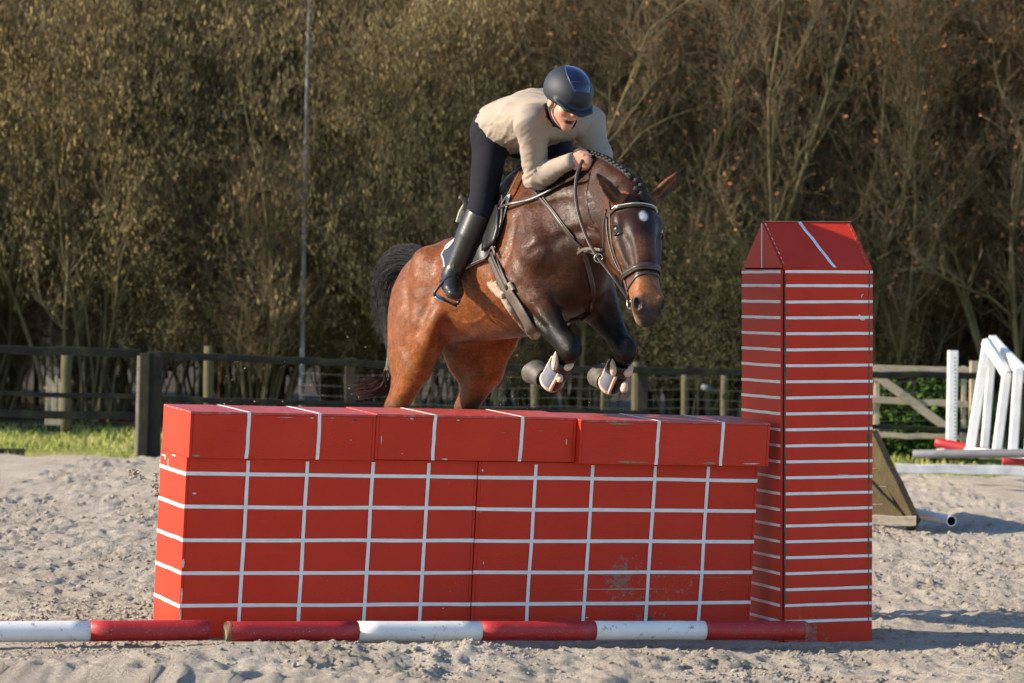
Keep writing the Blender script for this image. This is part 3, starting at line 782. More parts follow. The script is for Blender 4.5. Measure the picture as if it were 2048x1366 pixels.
def sticks(P0, P1, R0, R1, n=3):
    """tapered prisms for arrays of segments"""
    d = P1-P0; L = np.linalg.norm(d, axis=1, keepdims=True)+1e-9; t = d/L
    ref = np.where(np.abs(t[:, 2:3]) < 0.9, np.array([[0, 0, 1.]]), np.array([[1., 0, 0]]))
    a = np.cross(t, ref); a /= np.linalg.norm(a, axis=1, keepdims=True); b = np.cross(t, a)
    N = len(P0); V = np.zeros((N, 2*n, 3))
    for k in range(n):
        c, s = math.cos(2*math.pi*k/n), math.sin(2*math.pi*k/n)
        dirv = a*c+b*s
        V[:, k] = P0+dirv*R0[:, None]; V[:, n+k] = P1+dirv*R1[:, None]
    base = (np.arange(N)*2*n)[:, None]
    Fq = np.concatenate([base+np.array([[k, (k+1) % n, n+(k+1) % n, n+k]]) for k in range(n)])
    return V.reshape(-1, 3), Fq
def leaves(P, Dv, L, W, rng):
    """folded little leaf / catkin: two triangles pairs as quads"""
    N = len(P)
    rv = rng.normal(size=(N, 3)); s = np.cross(Dv, rv); s /= np.linalg.norm(s, axis=1, keepdims=True)+1e-9
    n = np.cross(Dv, s)
    V = np.zeros((N, 6, 3))
    V[:, 0] = P; V[:, 1] = P+Dv*L[:, None]*.5+s*W[:, None]+n*W[:, None]*.3; V[:, 2] = P+Dv*L[:, None]; V[:, 3] = P+Dv*L[:, None]*.5-s*W[:, None]+n*W[:, None]*.3
    V[:, 4] = P+Dv*L[:, None]*.5+n*W[:, None]; V[:, 5] = P+Dv*L[:, None]*.5-n*W[:, None]
    base = (np.arange(N)*6)[:, None]
    Fq = np.concatenate([base+np.array([[0, 1, 2, 3]]), base+np.array([[0, 4, 2, 5]])])
    return V.reshape(-1, 3), Fq
def make_shrub(seed, H, nstem, spread, catkin, leafmat, ntwig=1.0, leafn=1.0, lean=0.0, stem_r=0.035):
    rng = np.random.RandomState(seed)
    S0, S1, R0, R1 = [], [], [], []          # stems and limbs
    T0, T1, Q0, Q1 = [], [], [], []          # twigs
    LP, LD = [], []
    def grow(p, d, L, r, lvl):
        n = 7 if lvl == 0 else 5 if lvl == 1 else 3
        seg = L/n
        pts = [p]
        dd = d/np.linalg.norm(d)
        for i in range(n):
            w = 0.10 if lvl == 0 else 0.22 if lvl == 1 else 0.3
            dd = dd+rng.normal(size=3)*w+np.array([lean*.02, 0, 0.05 if lvl < 2 else 0.02])
            dd /= np.linalg.norm(dd)
            p2 = p+dd*seg
            ra, rb = r*(1-0.75*i/n), r*(1-0.75*(i+1)/n)
            if lvl < 2: S0.append(p); S1.append(p2); R0.append(ra); R1.append(rb)
            else: T0.append(p); T1.append(p2); Q0.append(max(ra, .0022)); Q1.append(max(rb, .0018))
            p = p2; pts.append(p)
            f_ = (i+1)/n
            if lvl == 0 and f_ > 0.18:
                for _ in range(rng.randint(2, 4)):
                    a = rng.uniform(0, 2*np.pi); o = np.array([math.cos(a), math.sin(a), rng.uniform(0.6, 1.7)])
                    grow(p, o*0.8+dd*0.7, L*rng.uniform(0.22, 0.36), rb*0.55, 1)
            elif lvl == 1:
                for _ in range(int(rng.randint(2, 5)*ntwig+0.5)):
                    o = rng.normal(size=3); o[2] = abs(o[2])*0.9+0.75
                    grow(p, o*0.8+dd*0.8, rng.uniform(0.3, 0.62), max(rb*0.5, .004), 2)
            elif lvl == 2:
                for _ in range(2):
                    o = rng.normal(size=3)*0.6+dd+np.array([0, 0, .35])
                    o /= np.linalg.norm(o)
                    q = p+o*rng.uniform(0.08, 0.24)
                    T0.append(p); T1.append(q); Q0.append(.0034); Q1.append(.0018)
                    if rng.rand() < leafn:
                        LP.append(q); LD.append(o)
                    if rng.rand() < leafn*0.8:
                        LP.append(p*.5+q*.5); LD.append(-o*0.3+rng.normal(size=3)*.3)
    for s in range(nstem):
        a = 2*np.pi*(s+rng.rand()*0.8)/nstem; rr = rng.uniform(0.05, 0.45)
        p = np.array([math.cos(a)*rr, math.sin(a)*rr, -0.1])
        tilt = rng.uniform(0.2, 1.0)*spread
        d = np.array([math.cos(a)*tilt, math.sin(a)*tilt, 1.0])
        grow(p, d, H*rng.uniform(0.75, 1.08), stem_r*rng.uniform(0.4, 1.1), 0)
    root = empty('hazel_shrub')
    V, Fq = sticks(np.array(S0), np.array(S1), np.array(R0), np.array(R1), 5)
    st_ = arrays_obj('trunk', V, Fq, M_BARK, True); st_.parent = root
    V, Fq = sticks(np.array(T0), np.array(T1), np.array(Q0)*1.05, np.array(Q1)*1.05, 3)
    tw_ = arrays_obj('crown', V, Fq, M_TWIG); tw_.parent = root
    if LP:
        P = np.array(LP); Dv = np.array(LD)
        if catkin: Dv = Dv*0.4+np.array([0, 0, -0.9])
        Dv /= np.linalg.norm(Dv, axis=1, keepdims=True)+1e-9
        N = len(P)
        L = rng.uniform(0.045, 0.085, N); W = L*(0.10 if catkin else 0.30)
        V, Fq = leaves(P, Dv, L, W, rng)
        lf = arrays_obj('catkins' if catkin else 'leaves', V, Fq, leafmat); lf.parent = tw_
    return root
def copy_tree(o, parent=None):
    c = o.copy(); C.objects.link(c)
    if parent is not None: c.parent = parent
    for ch in list(o.children): copy_tree(ch, c)
    return c
protos = [make_shrub(101, 5.6, 13, 0.36, True, M_CATKIN, 1.1, 0.62), make_shrub(102, 6.2, 12, 0.32, True, M_CATKIN, 1.1, 0.55),
          make_shrub(103, 5.0, 12, 0.42, True, M_CATKIN, 1.1, 0.5), make_shrub(104, 6.6, 9, 0.30, False, M_RUST, 1.15, 0.06, 0, 0.045),
          make_shrub(105, 5.8, 10, 0.38, False, M_RUST, 1.2, 0.05, 0, 0.04), make_shrub(106, 7.4, 8, 0.25, False, M_RUST, 1.1, 0.07, 0, 0.05)]
used_proto = set()
def plant(k, x, y, s, rz, name, label, cat, group):
    o = protos[k] if k not in used_proto else copy_tree(protos[k])
    used_proto.add(k)
    o.name = name
    o.location = (x, y, -0.05); o.rotation_euler = (0, 0, rz); o.scale = (s, s, s)
    tag(o, label, cat, group)
    return o
R_PL = random.Random(12)
front = [(0, -7.6, 41.2, 1.00, 0.3, 'catkin-laden yellowish hazel at the left picture edge'),
         (1, -5.3, 40.6, 0.98, 1.9, 'golden catkin hazel standing above the left rails'),
         (2, -3.2, 41.4, 1.08, 4.0, 'golden hazel shrub behind the pale birch stem'),
         (0, -1.1, 40.8, 0.95, 2.5, 'yellow-tipped hazel left of the rider\'s back'),
         (4, 0.9, 41.3, 1.00, 0.7, 'bare brown shrub directly behind the rider'),
         (3, 2.7, 40.8, 0.98, 3.3, 'bare greenish-stemmed shrub between horse head and tower'),
         (4, 4.6, 41.2, 1.02, 5.2, 'bare shrub with rusty leaves behind the red tower'),
         (3, 6.5, 40.9, 1.05, 1.2, 'bare dark shrub behind the white standard and gate'),
         (5, 8.5, 41.4, 0.95, 2.2, 'bare tangled shrub at the right picture edge')]
for (k, x, y, s, rz, lb) in front:
    plant(k, x, y, s, rz, 'hazel_shrub', lb, 'shrub', 'front row of winter shrubs along the fence')
i_ = 0
for (yy, smin, smax, step, ks) in ((43.2, 0.98, 1.12, 1.75, (1, 0, 2, 4, 3)), (45.6, 1.05, 1.25, 1.9, (3, 5, 4, 5, 1)), (48.5, 1.2, 1.4, 2.2, (5, 3, 5, 4))):
    x = -10.6
    while x < 13.4:
        k = ks[i_ % len(ks)]
        if yy < 44: k = (1, 0, 2)[i_ % 3] if x < 0.5 else (4, 3, 5)[i_ % 3]
        plant(k, x+R_PL.uniform(-.4, .4), yy+R_PL.uniform(-.7, .7), R_PL.uniform(smin, smax), R_PL.uniform(0, 6.28), 'wood_shrub', 'bare shrub deep in the wood behind the front row', 'shrub', 'shrubs deep in the wood')
        x += step; i_ += 1
# dark ivy-grown trees closing the wood
def make_ivy(seed, H, Rr, n):
    rng = np.random.RandomState(seed)
    root = empty('ivy_tree')
    tp_ = [(0, 0, -.2), (.05, .03, H*.4), (-.04, .06, H*.8), (0, 0, H)]
    rope('trunk', tp_, lambda s: .16*(1-.75*s)+.02, M_BARK, root, 8, 5)
    cl = [(rng.normal(0, Rr*.45), rng.normal(0, Rr*.35), rng.uniform(0.1, 1.0)*H) for _ in range(46)]
    P = []
    for (x, y, z) in cl:
        rr = rng.uniform(.35, .75)
        q = rng.normal(size=(n//46, 3)); q /= np.linalg.norm(q, axis=1, keepdims=True)
        q *= (rng.rand(len(q), 1)**.4)*rr
        P.append(q+np.array([x, y, z]))
    P = np.concatenate(P); Dv = rng.normal(size=P.shape); Dv[:, 2] -= .5; Dv /= np.linalg.norm(Dv, axis=1, keepdims=True)
    L = rng.uniform(.07, .13, len(P)); V, Fq = leaves(P, Dv, L, L*.42, rng)
    cr = arrays_obj('crown', V, Fq, M_IVY); cr.parent = root
    return root
iv = [make_ivy(7, 9.5, 1.6, 16000), make_ivy(8, 8.5, 1.9, 16000)]
used_iv = set()
for j in range(16):
    k = j % 2
    o = iv[k] if k not in used_iv else copy_tree(iv[k]); used_iv.add(k)
    o.location = (-12.5+j*1.95+R_PL.uniform(-.3, .3), 51.5+R_PL.uniform(-.8, .8), 0); o.rotation_euler = (0, 0, R_PL.uniform(0, 6.28)); s = R_PL.uniform(.95, 1.2); o.scale = (s, s, s)
    tag(o, 'dark ivy-clad tree at the very back of the wood', 'tree', 'ivy-clad trees closing the wood')
# tall evergreens beyond the left edge that keep the foot of the wood in shade
for (x, y, s) in ((-12.4, 38.4, .48), (-13.8, 40.6, .56), (-12.6, 42.8, .50), (-15.6, 37.6, .66), (-16.6, 42.0, .76), (-19.5, 39.5, .95)):
    o = copy_tree(iv[1]); o.name = 'ivy_tree'; o.location = (x, y, -.1); o.rotation_euler = (0, 0, x*3); o.scale = (s*1.25, s*1.1, s)
    tag(o, 'dense dark evergreen standing beyond the left end of the wood', 'tree', 'evergreens beyond the left end of the wood')
# thicket of short bare stems filling the foot of the wood
for j in range(24):
    o = copy_tree(protos[(4, 3, 1, 4, 0)[j % 5]]); s = R_PL.uniform(.36, .52)
    o.name = 'thicket_bush'
    o.location = (-10.4+j*.9+R_PL.uniform(-.3, .3), R_PL.uniform(40.2, 44.5), -.05); o.rotation_euler = (0, 0, R_PL.uniform(0, 6.28)); o.scale = (s*1.25, s*1.25, s)
    tag(o, 'low bare thicket bush at the foot of the wood behind the rails', 'bush', 'thicket at the foot of the wood')
M_LITTER = grass_mat('leaf_litter', (0.03, 0.022, 0.013), (0.055, 0.04, 0.024), (0.09, 0.065, 0.04))
lit = sheet('woodland_floor', np.arange(-30, 30.1, .8), np.concatenate([np.arange(39.2, 62, .6), [80, 120, 200]]), lambda X, Y: .03+.06*vnoise(X*.6, Y*.6, 51)-.12*np.clip((40.4+.5*vnoise(X*.8, Y*0, 52)-Y)/1.2, 0, 1), M_LITTER)
tag(lit, kind='structure')
# green laurel behind the gate
def make_laurel(seed, W_, H, n):
    rng = np.random.RandomState(seed)
    root = empty('laurel_bush')
    for a in range(5):
        rope('stem', [(0, 0, -.05), (rng.uniform(-.3, .3), rng.uniform(-.15, .15), H*.5), (rng.uniform(-.7, .7)*W_*.5, rng.uniform(-.2, .2), H*.9)], lambda s: .018*(1-.7*s), M_BARK, root, 5, 3)
    c = rng.rand(26, 3)*np.array([W_, .6, H*.8])+np.array([-W_/2, -.3, .1])
    P = np.concatenate([q+rng.normal(size=(n//26, 3))*.14 for q in c]); P[:, 2] = np.abs(P[:, 2])
    Dv = rng.normal(size=P.shape); Dv /= np.linalg.norm(Dv, axis=1, keepdims=True)
    L = rng.uniform(.07, .12, len(P)); V, Fq = leaves(P, Dv, L, L*.3, rng)
    arrays_obj('foliage', V, Fq, M_IVYG).parent = root
    return root
lb_ = make_laurel(3, 1.25, 0.85, 5200); p_ = at(1835, 880, 37.6); lb_.location = (p_.x, p_.y, -.03)
tag(lb_, 'glossy green bush growing behind the field gate', 'bush')
# slender pale birch stem
bp = at(604, 842, 40.1)
br = empty('birch_tree', (bp.x, 40.1, -0.05)); tag(br, 'slender pale birch stem rising through the golden hazels', 'tree')
M_BIRCH = simple_mat('birch_bark', (0.20, 0.19, 0.18), 0.8, 0.75, 9, 0.3, 30, stretch=(1, 1, .25))
def bl(px, py): return at(px, py, 40.1)-br.location
rope('trunk', [bl(603, 850), bl(605, 640), bl(609, 420), bl(614, 200), bl(619, 0), bl(623, -260)], lambda s: .034-.014*s, M_BIRCH, br, 10, 5)
tw0 = bl(621, -60); rngb = np.random.RandomState(4)
P0 = np.repeat(np.array([[tw0.x, tw0.y, tw0.z]]), 60, 0)+np.c_[np.zeros(60), np.zeros(60), rngb.uniform(0, 1.2, 60)]
P1 = P0+rngb.normal(size=(60, 3))*np.array([.35, .35, .25])+np.array([0, 0, .35])
V, Fq = sticks(P0, P1, np.full(60, .006), np.full(60, .002)); arrays_obj('crown', V, Fq, M_TWIG).parent = br
# ================================================================== solid modelling of bodies (smooth union of tapered forms on a grid)
class Field:
    def __init__(self, lo, hi, h):
        self.h = h; self.lo = np.array(lo, np.float32)
        self.n = np.ceil((np.array(hi)-np.array(lo))/h).astype(int)+1
        self.D = np.full(self.n, 0.3, np.float32)
        self.ax = [self.lo[i]+h*np.arange(self.n[i], dtype=np.float32) for i in range(3)]
    def _sub(self, lo, hi):
        a = np.clip(np.floor((np.array(lo)-self.lo)/self.h).astype(int), 0, self.n-1)
        b = np.clip(np.ceil((np.array(hi)-self.lo)/self.h).astype(int)+1, 1, self.n)
        if np.any(b <= a): return None, None
        sl = tuple(slice(a[i], b[i]) for i in range(3))
        X = self.ax[0][sl[0]][:, None, None]; Y = self.ax[1][sl[1]][None, :, None]; Z = self.ax[2][sl[2]][None, None, :]
        return sl, (X, Y, Z)
    def _comb(self, sl, d, k, mode):
        a = self.D[sl]
        if mode == 'add':
            if k <= 0: self.D[sl] = np.minimum(a, d); return
            hh = np.maximum(k-np.abs(a-d), 0)/k
            self.D[sl] = np.minimum(a, d)-hh*hh*k*0.25
        else:
            d = -d
            hh = np.maximum(k-np.abs(a-d), 0)/max(k, 1e-6)
            self.D[sl] = np.maximum(a, d)+hh*hh*k*0.25
    def tube(self, pts, ra, rb=None, side=(0, 1, 0), k=0.04, mode='add'):
        pts = np.array([tuple(p) for p in pts], float); m = len(pts)
        ra = np.broadcast_to(np.array(ra, float), (m,)); rb = ra if rb is None else np.broadcast_to(np.array(rb, float), (m,))
        pad = float(max(ra.max(), rb.max()))+k+2*self.h
        sl, g = self._sub(pts.min(0)-pad, pts.max(0)+pad)
        if sl is None: return
        S = np.array(tuple(side), float); S /= np.linalg.norm(S)
        best = None
        for i in range(m-1):
            A, B = pts[i], pts[i+1]; d = B-A; L2 = d@d+1e-12
            qx, qy, qz = g[0]-A[0], g[1]-A[1], g[2]-A[2]
            t = np.clip((qx*d[0]+qy*d[1]+qz*d[2])/L2, 0, 1)
            qx = qx-t*d[0]; qy = qy-t*d[1]; qz = qz-t*d[2]
            a = ra[i]+(ra[i+1]-ra[i])*t; b = rb[i]+(rb[i+1]-rb[i])*t
            s = qx*S[0]+qy*S[1]+qz*S[2]
            o2 = np.maximum(qx*qx+qy*qy+qz*qz-s*s, 0)
            e = np.sqrt(s*s/(b*b)+o2/(a*a))
            dd = (e-1)*np.minimum(a, b)
            best = dd if best is None else np.minimum(best, dd)
        self._comb(sl, best.astype(np.float32), k, mode)
    def ell(self, c, r, axes=None, k=0.04, mode='add'):
        c = np.array(tuple(c), float); r = np.array(r, float)
        pad = r.max()+k+2*self.h
        sl, g = self._sub(c-pad, c+pad)
        if sl is None: return
        q = [g[i]-c[i] for i in range(3)]
        if axes is not None:
            A = np.array([tuple(a) for a in axes], float); A /= np.linalg.norm(A, axis=1, keepdims=True)
            q = [q[0]*A[i][0]+q[1]*A[i][1]+q[2]*A[i][2] for i in range(3)]
        e = np.sqrt((q[0]/r[0])**2+(q[1]/r[1])**2+(q[2]/r[2])**2)
        d = (e-1)*r.min()
        if r.max() > 2*r.min(): d = (e-1)*np.minimum(r.mean(), 1.5*r.min())
        self._comb(sl, np.broadcast_to(d, tuple(s.stop-s.start for s in sl)).astype(np.float32), k, mode)
    def mesh(self, iso=0.0, smooth=2):
        D = self.D-iso
        ins = D < 0
        nx, ny, nz = D.shape
        cnt = np.zeros((nx-1, ny-1, nz-1), np.int8)
        for dx in (0, 1):
            for dy in (0, 1):
                for dz in (0, 1): cnt += ins[dx:nx-1+dx, dy:ny-1+dy, dz:nz-1+dz]
        act = (cnt > 0) & (cnt < 8)
        ijk = np.argwhere(act); N = len(ijk)
        vid = np.full(act.shape, -1, np.int32); vid[act] = np.arange(N)
        acc = np.zeros((N, 3)); w = np.zeros(N)
        corners = [(a, b, c) for a in (0, 1) for b in (0, 1) for c in (0, 1)]
        val = {c: D[ijk[:, 0]+c[0], ijk[:, 1]+c[1], ijk[:, 2]+c[2]] for c in corners}
        for c in corners:
            for ax in range(3):
                if c[ax]: continue
                c2 = list(c); c2[ax] = 1; c2 = tuple(c2)
                a, b = val[c], val[c2]; cr = (a < 0) != (b < 0)
                t = np.where(cr, a/np.where(cr, a-b, 1), 0)
                p = np.tile(np.array(c, float), (N, 1)); p[:, ax] = t
                acc += p*cr[:, None]; w += cr
        V = (ijk+acc/w[:, None])*self.h+self.lo
        F_ = []
        for ax in range(3):
            sa = [slice(None)]*3; sb = [slice(None)]*3
            sa[ax] = slice(0, -1); sb[ax] = slice(1, None)
            A, B = ins[tuple(sa)], ins[tuple(sb)]
            cr = A != B
            o1, o2 = [(1, 2), (2, 0), (0, 1)][ax]
            e = np.argwhere(cr); e = e[(e[:, o1] > 0) & (e[:, o2] > 0) & (e[:, o1] < D.shape[o1]-1) & (e[:, o2] < D.shape[o2]-1)]
            flip = A[e[:, 0], e[:, 1], e[:, 2]]
            def cell(d1, d2):
                q = e.copy(); q[:, o1] += d1; q[:, o2] += d2
                return vid[q[:, 0], q[:, 1], q[:, 2]]
            Q = np.stack([cell(-1, -1), cell(0, -1), cell(0, 0), cell(-1, 0)], -1)
            Q[~flip] = Q[~flip][:, ::-1]
            F_.append(Q)
        Fq = np.concatenate(F_)
        Fq = Fq[(Fq >= 0).all(1)]
        for _ in range(smooth):
            s = np.zeros_like(V); c = np.zeros(N)
            for a, b in ((0, 1), (1, 2), (2, 3), (3, 0)):
                np.add.at(s, Fq[:, a], V[Fq[:, b]]); np.add.at(c, Fq[:, a], 1)
                np.add.at(s, Fq[:, b], V[Fq[:, a]]); np.add.at(c, Fq[:, b], 1)
            V = V*0.5+0.5*s/np.maximum(c, 1)[:, None]
        return V, Fq
def field_obj(name, fld, mat, parent=None, smooth=2, color=None, warp=None, iso=0.0):
    V, Fq = fld.mesh(iso, smooth)
    if warp is not None:
        dv = warp(V)-V
        for _ in range(2):
            s = np.zeros_like(dv); c = np.zeros(len(dv))
            for a, b in ((0, 1), (1, 2), (2, 3), (3, 0)):
                np.add.at(s, Fq[:, a], dv[Fq[:, b]]); np.add.at(c, Fq[:, a], 1)
                np.add.at(s, Fq[:, b], dv[Fq[:, a]]); np.add.at(c, Fq[:, b], 1)
            dv = dv*.4+.6*s/np.maximum(c, 1)[:, None]
        V = V+dv
    o = arrays_obj(name, V, Fq, mat, True)
    if color is not None:
        col = color(V)
        at_ = o.data.color_attributes.new('coat', 'FLOAT_COLOR', 'POINT')
        at_.data.foreach_set('color', np.c_[col, np.ones(len(col))].astype(np.float32).ravel())
    if parent: o.parent = parent
    return o
def sstep(a, b, x):
    t = np.clip((x-a)/(b-a), 0, 1); return t*t*(3-2*t)
def n3(V, s, seed):
    """cheap 3-d noise: two slices of gradient noise"""
    return 0.5*vnoise(V[:, 0]*s+V[:, 2]*s*0.7, V[:, 1]*s-V[:, 2]*s*0.4, seed)+0.5*vnoise(V[:, 1]*s+V[:, 0]*s*0.3, V[:, 2]*s, seed+1)
# ================================================================== horse
H_YAW, H_PIT = rad(58.5), rad(16.0)
hF = Vector((math.cos(H_YAW)*math.cos(H_PIT), -math.sin(H_YAW)*math.cos(H_PIT), math.sin(H_PIT)))
hL = Vector((math.sin(H_YAW), math.cos(H_YAW), 0)); hU = hF.cross(hL)
H_S = 1.035
H_W = Vector((0.0776, 16.508, 2.271))
H_MAT = Matrix(((hF.x*H_S, hL.x*H_S, hU.x*H_S, H_W.x), (hF.y*H_S, hL.y*H_S, hU.y*H_S, H_W.y), (hF.z*H_S, hL.z*H_S, hU.z*H_S, H_W.z), (0, 0, 0, 1)))
H_INV = H_MAT.inverted()
def hl(px, py, D): return H_INV @ at(px, py, D*H_S)
horse = empty('horse'); horse.matrix_world = H_MAT
tag(horse, 'bay horse with black legs and a white star jumping over the red wall', 'horse')
fh = Field((-1.56, -0.50, -1.50), (1.20, 0.50, 0.14), 0.0078)
Y = (0, 1, 0)
# trunk: stations along the spine
st_ = [(-1.12, -.36, .13, .10), (-1.03, -.345, .175, .165), (-.92, -.355, .215, .21), (-.75, -.365, .25, .24), (-.55, -.385, .27, .26), (-.35, -.39, .305, .275), (-.15, -.395, .34, .262), (.02, -.39, .35, .235), (.16, -.38, .30, .215), (.27, -.41, .21, .19)]
xs0 = np.array([s[0] for s in st_])
xi = np.linspace(xs0[0], xs0[-1], 34)
def cr(col):
    y = np.array([s[col] for s in st_]); v = np.interp(xi, xs0, y)
    for _ in range(2): v = np.convolve(np.r_[v[0], v, v[-1]], [.25, .5, .25], 'valid')
    return v
fh.tube([(x, 0, z) for x, z in zip(xi, cr(1))], cr(2), cr(3), Y, 0.0)
fh.tube([(-.30, 0, -.15), (-.12, 0, -.09), (.03, 0, -.075), (.2, 0, -.11)], [.07, .085, .085, .08], [.05, .05, .045, .05], Y, .12)       # withers
fh.tube([(-1.10, 0, -.150), (-.95, 0, -.160), (-.7, 0, -.165)], [.048, .055, .06], [.055, .07, .08], Y, .12)                                  # croup ridge
for s in (-1, 1):
    fh.ell((-.85, s*.125, -.285), (.21, .125, .15), ((1, 0, .12), (0, 1, s*.25), (-.12, -s*.25, 1)), .10)        # gluteus
    fh.ell((-.72, s*.235, -.21), (.06, .045, .055), None, .10)                                               # point of hip
    fh.ell((-.98, s*.165, -.46), (.18, .11, .25), ((1, 0, -.1), (0, 1, 0), (.1, 0, 1)), .10)                     # thigh
    fh.tube([(-1.06, s*.09, -.26), (-1.12, s*.13, -.43), (-1.115, s*.17, -.62), (-1.09, s*.195, -.74)], [.075, .095, .09, .06], [.06, .08, .075, .05], Y, .08)     # hamstring
    fh.tube([(-.72, s*.20, -.34), (-.80, s*.215, -.50), (-.835, s*.21, -.635)], [.09, .100, .068], [.06, .080, .066], Y, .08)   # quadriceps to stifle
    fh.tube([(-.56, s*.235, -.44), (-.66, s*.245, -.535), (-.76, s*.235, -.62)], [.030, .034, .045], [.022, .026, .04], Y, .05)                        # flank fold
    fh.tube([(.00, s*.085, -.07), (.14, s*.15, -.26), (.27, s*.185, -.43)], [.12, .12, .085], [.05, .06, .07], Y, .08)      # shoulder blade
    fh.ell((.27, s*.175, -.44), (.075, .065, .08), None, .06)                                                # point of shoulder
    fh.ell((.06, s*.20, -.46), (.16, .055, .15), ((1, 0, -.5), (0, 1, 0), (.5, 0, 1)), .07)                       # triceps
    fh.ell((.30, s*.085, -.50), (.085, .085, .12), ((1, 0, -.3), (0, 1, 0), (.3, 0, 1)), .05)                     # pectoral
fh.ell((.22, 0, -.62), (.16, .12, .10), None, .08)
# hind legs (thigh, gaskin, hock, cannon, pastern)
HR = [(-.80, -.20, -.63), (-.955, -.215, -.705), (-1.03, -.225, -.78), (-1.165, -.225, -.862)]
HLg = [(-.78, .20, -.64), (-.925, .20, -.715), (-1.01, .185, -.785), (-1.145, .178, -.865)]
hind = []
for s, P in ((-1, HR), (1, HLg)):
    fh.tube([(-.97, s*.19, -.55), P[1], P[2], P[3]], [.135, .098, .068, .054], [.090, .074, .055, .045], Y, .07)
    fh.tube([(-1.09, s*.19, -.64), (-1.165, s*.21, -.76), (P[3][0]-.062, P[3][1], P[3][2]-.0)], [.055, .036, .026], [.045, .026, .022], Y, .05)      # achilles
    fh.ell(P[3], (.062, .046, .062), None, .04)
    fh.ell((P[3][0]-.05, P[3][1], P[3][2]+.005), (.032, .024, .035), None, .03)
    fe = (P[3][0]-.10, P[3][1], P[3][2]-.335); pa = (fe[0]-.06, fe[1], fe[2]-.10)
    fh.tube([P[3], (P[3][0]-.045, P[3][1], P[3][2]-.17), fe], [.046, .030, .033], [.036, .025, .03], Y, .03)
    fh.ell(fe, (.042, .036, .042), None, .03)
    fh.tube([fe, pa], [.032, .036], None, Y, .03)
    hind.append((fe, pa))
# front legs
FR = dict(e=(.10, -.195, -.56), k=(.338, -.125, -.942), f=(.095, -.080, -1.030), p=(-.010, -.072, -.985), h=(-.085, -.080, -.930))
FL = dict(e=(.10, .195, -.56), k=(.340, .188, -.948), f=(.108, .245, -1.045), p=(.010, .270, -1.005), h=(-.062, .290, -.955))
for s, q in ((-1, FR), (1, FL)):
    e, k_, f_, p_, h_ = (np.array(q[c]) for c in 'ekfph')
    sd = (0, 1, 0)
    m1, m2 = e+(k_-e)*.30, e+(k_-e)*.68
    fh.tube([e+np.array([-.05, 0, .04]), e, m1, m2, k_], [.115, .128, .110, .066, .050], [.06, .088, .082, .055, .046], sd, .07)
    fh.tube([e+np.array([.05, -s*.02, .02]), m1+np.array([.045, 0, .0]), m2+np.array([.03, 0, .01])], [.05, .042, .02], [.04, .034, .018], sd, .03)       # extensor muscle
    fh.tube([m1+np.array([.03, s*.085, -.02]), m2+np.array([.01, s*.06, -.0])], [.010, .008], None, sd, .025, 'sub')
    fh.ell(e+np.array([-.055, -s*.0, -.015]), (.055, .045, .055), None, .05)                     # elbow
    fh.ell(k_+np.array([.008, 0, .012]), (.054, .046, .064), None, .03)                          # knee
    fh.tube([k_, k_+(f_-k_)*.35, f_], [.046, .034, .036], [.042, .029, .034], sd, .025)
    fh.tube([k_+np.array([-.05, 0, .0]), f_+np.array([-.02, 0, .035])], [.018, .018], None, sd, .02)     # tendons
    fh.ell(f_, (.042, .037, .042), None, .025)
    fh.tube([f_, p_], [.033, .037], None, sd, .025)
# neck
crest = [(.02, 0, -.10), (.18, -.005, -.11), (.33, -.005, -.10), (.50, -.003, -.135), (.66, 0, -.215), (.79, -.008, -.315)]
under = [(.30, 0, -.58), (.37, -.005, -.53), (.45, -.01, -.505), (.54, -.02, -.50), (.635, -.03, -.52), (.72, -.04, -.55)]
nc = [((np.array(a)+np.array(b))/2) for a, b in zip(crest, under)]
nr = [np.linalg.norm(np.array(a)-np.array(b))/2 for a, b in zip(crest, under)]
nr = [.285, .245, .215, .19, .165, .145]
fh.tube(nc, nr, [.15, .125, .105, .092, .085, .082], Y, .09)
fh.tube([(.05, 0, -.07), (.2, 0, -.045), (.33, 0, -.032), (.50, 0, -.065), (.66, 0, -.155), (.79, -.005, -.255), (.85, -.01, -.315)], [.05, .045, .042, .04, .04, .04, .04], [.04, .034, .03, .03, .03, .032, .035], Y, .08)      # crest
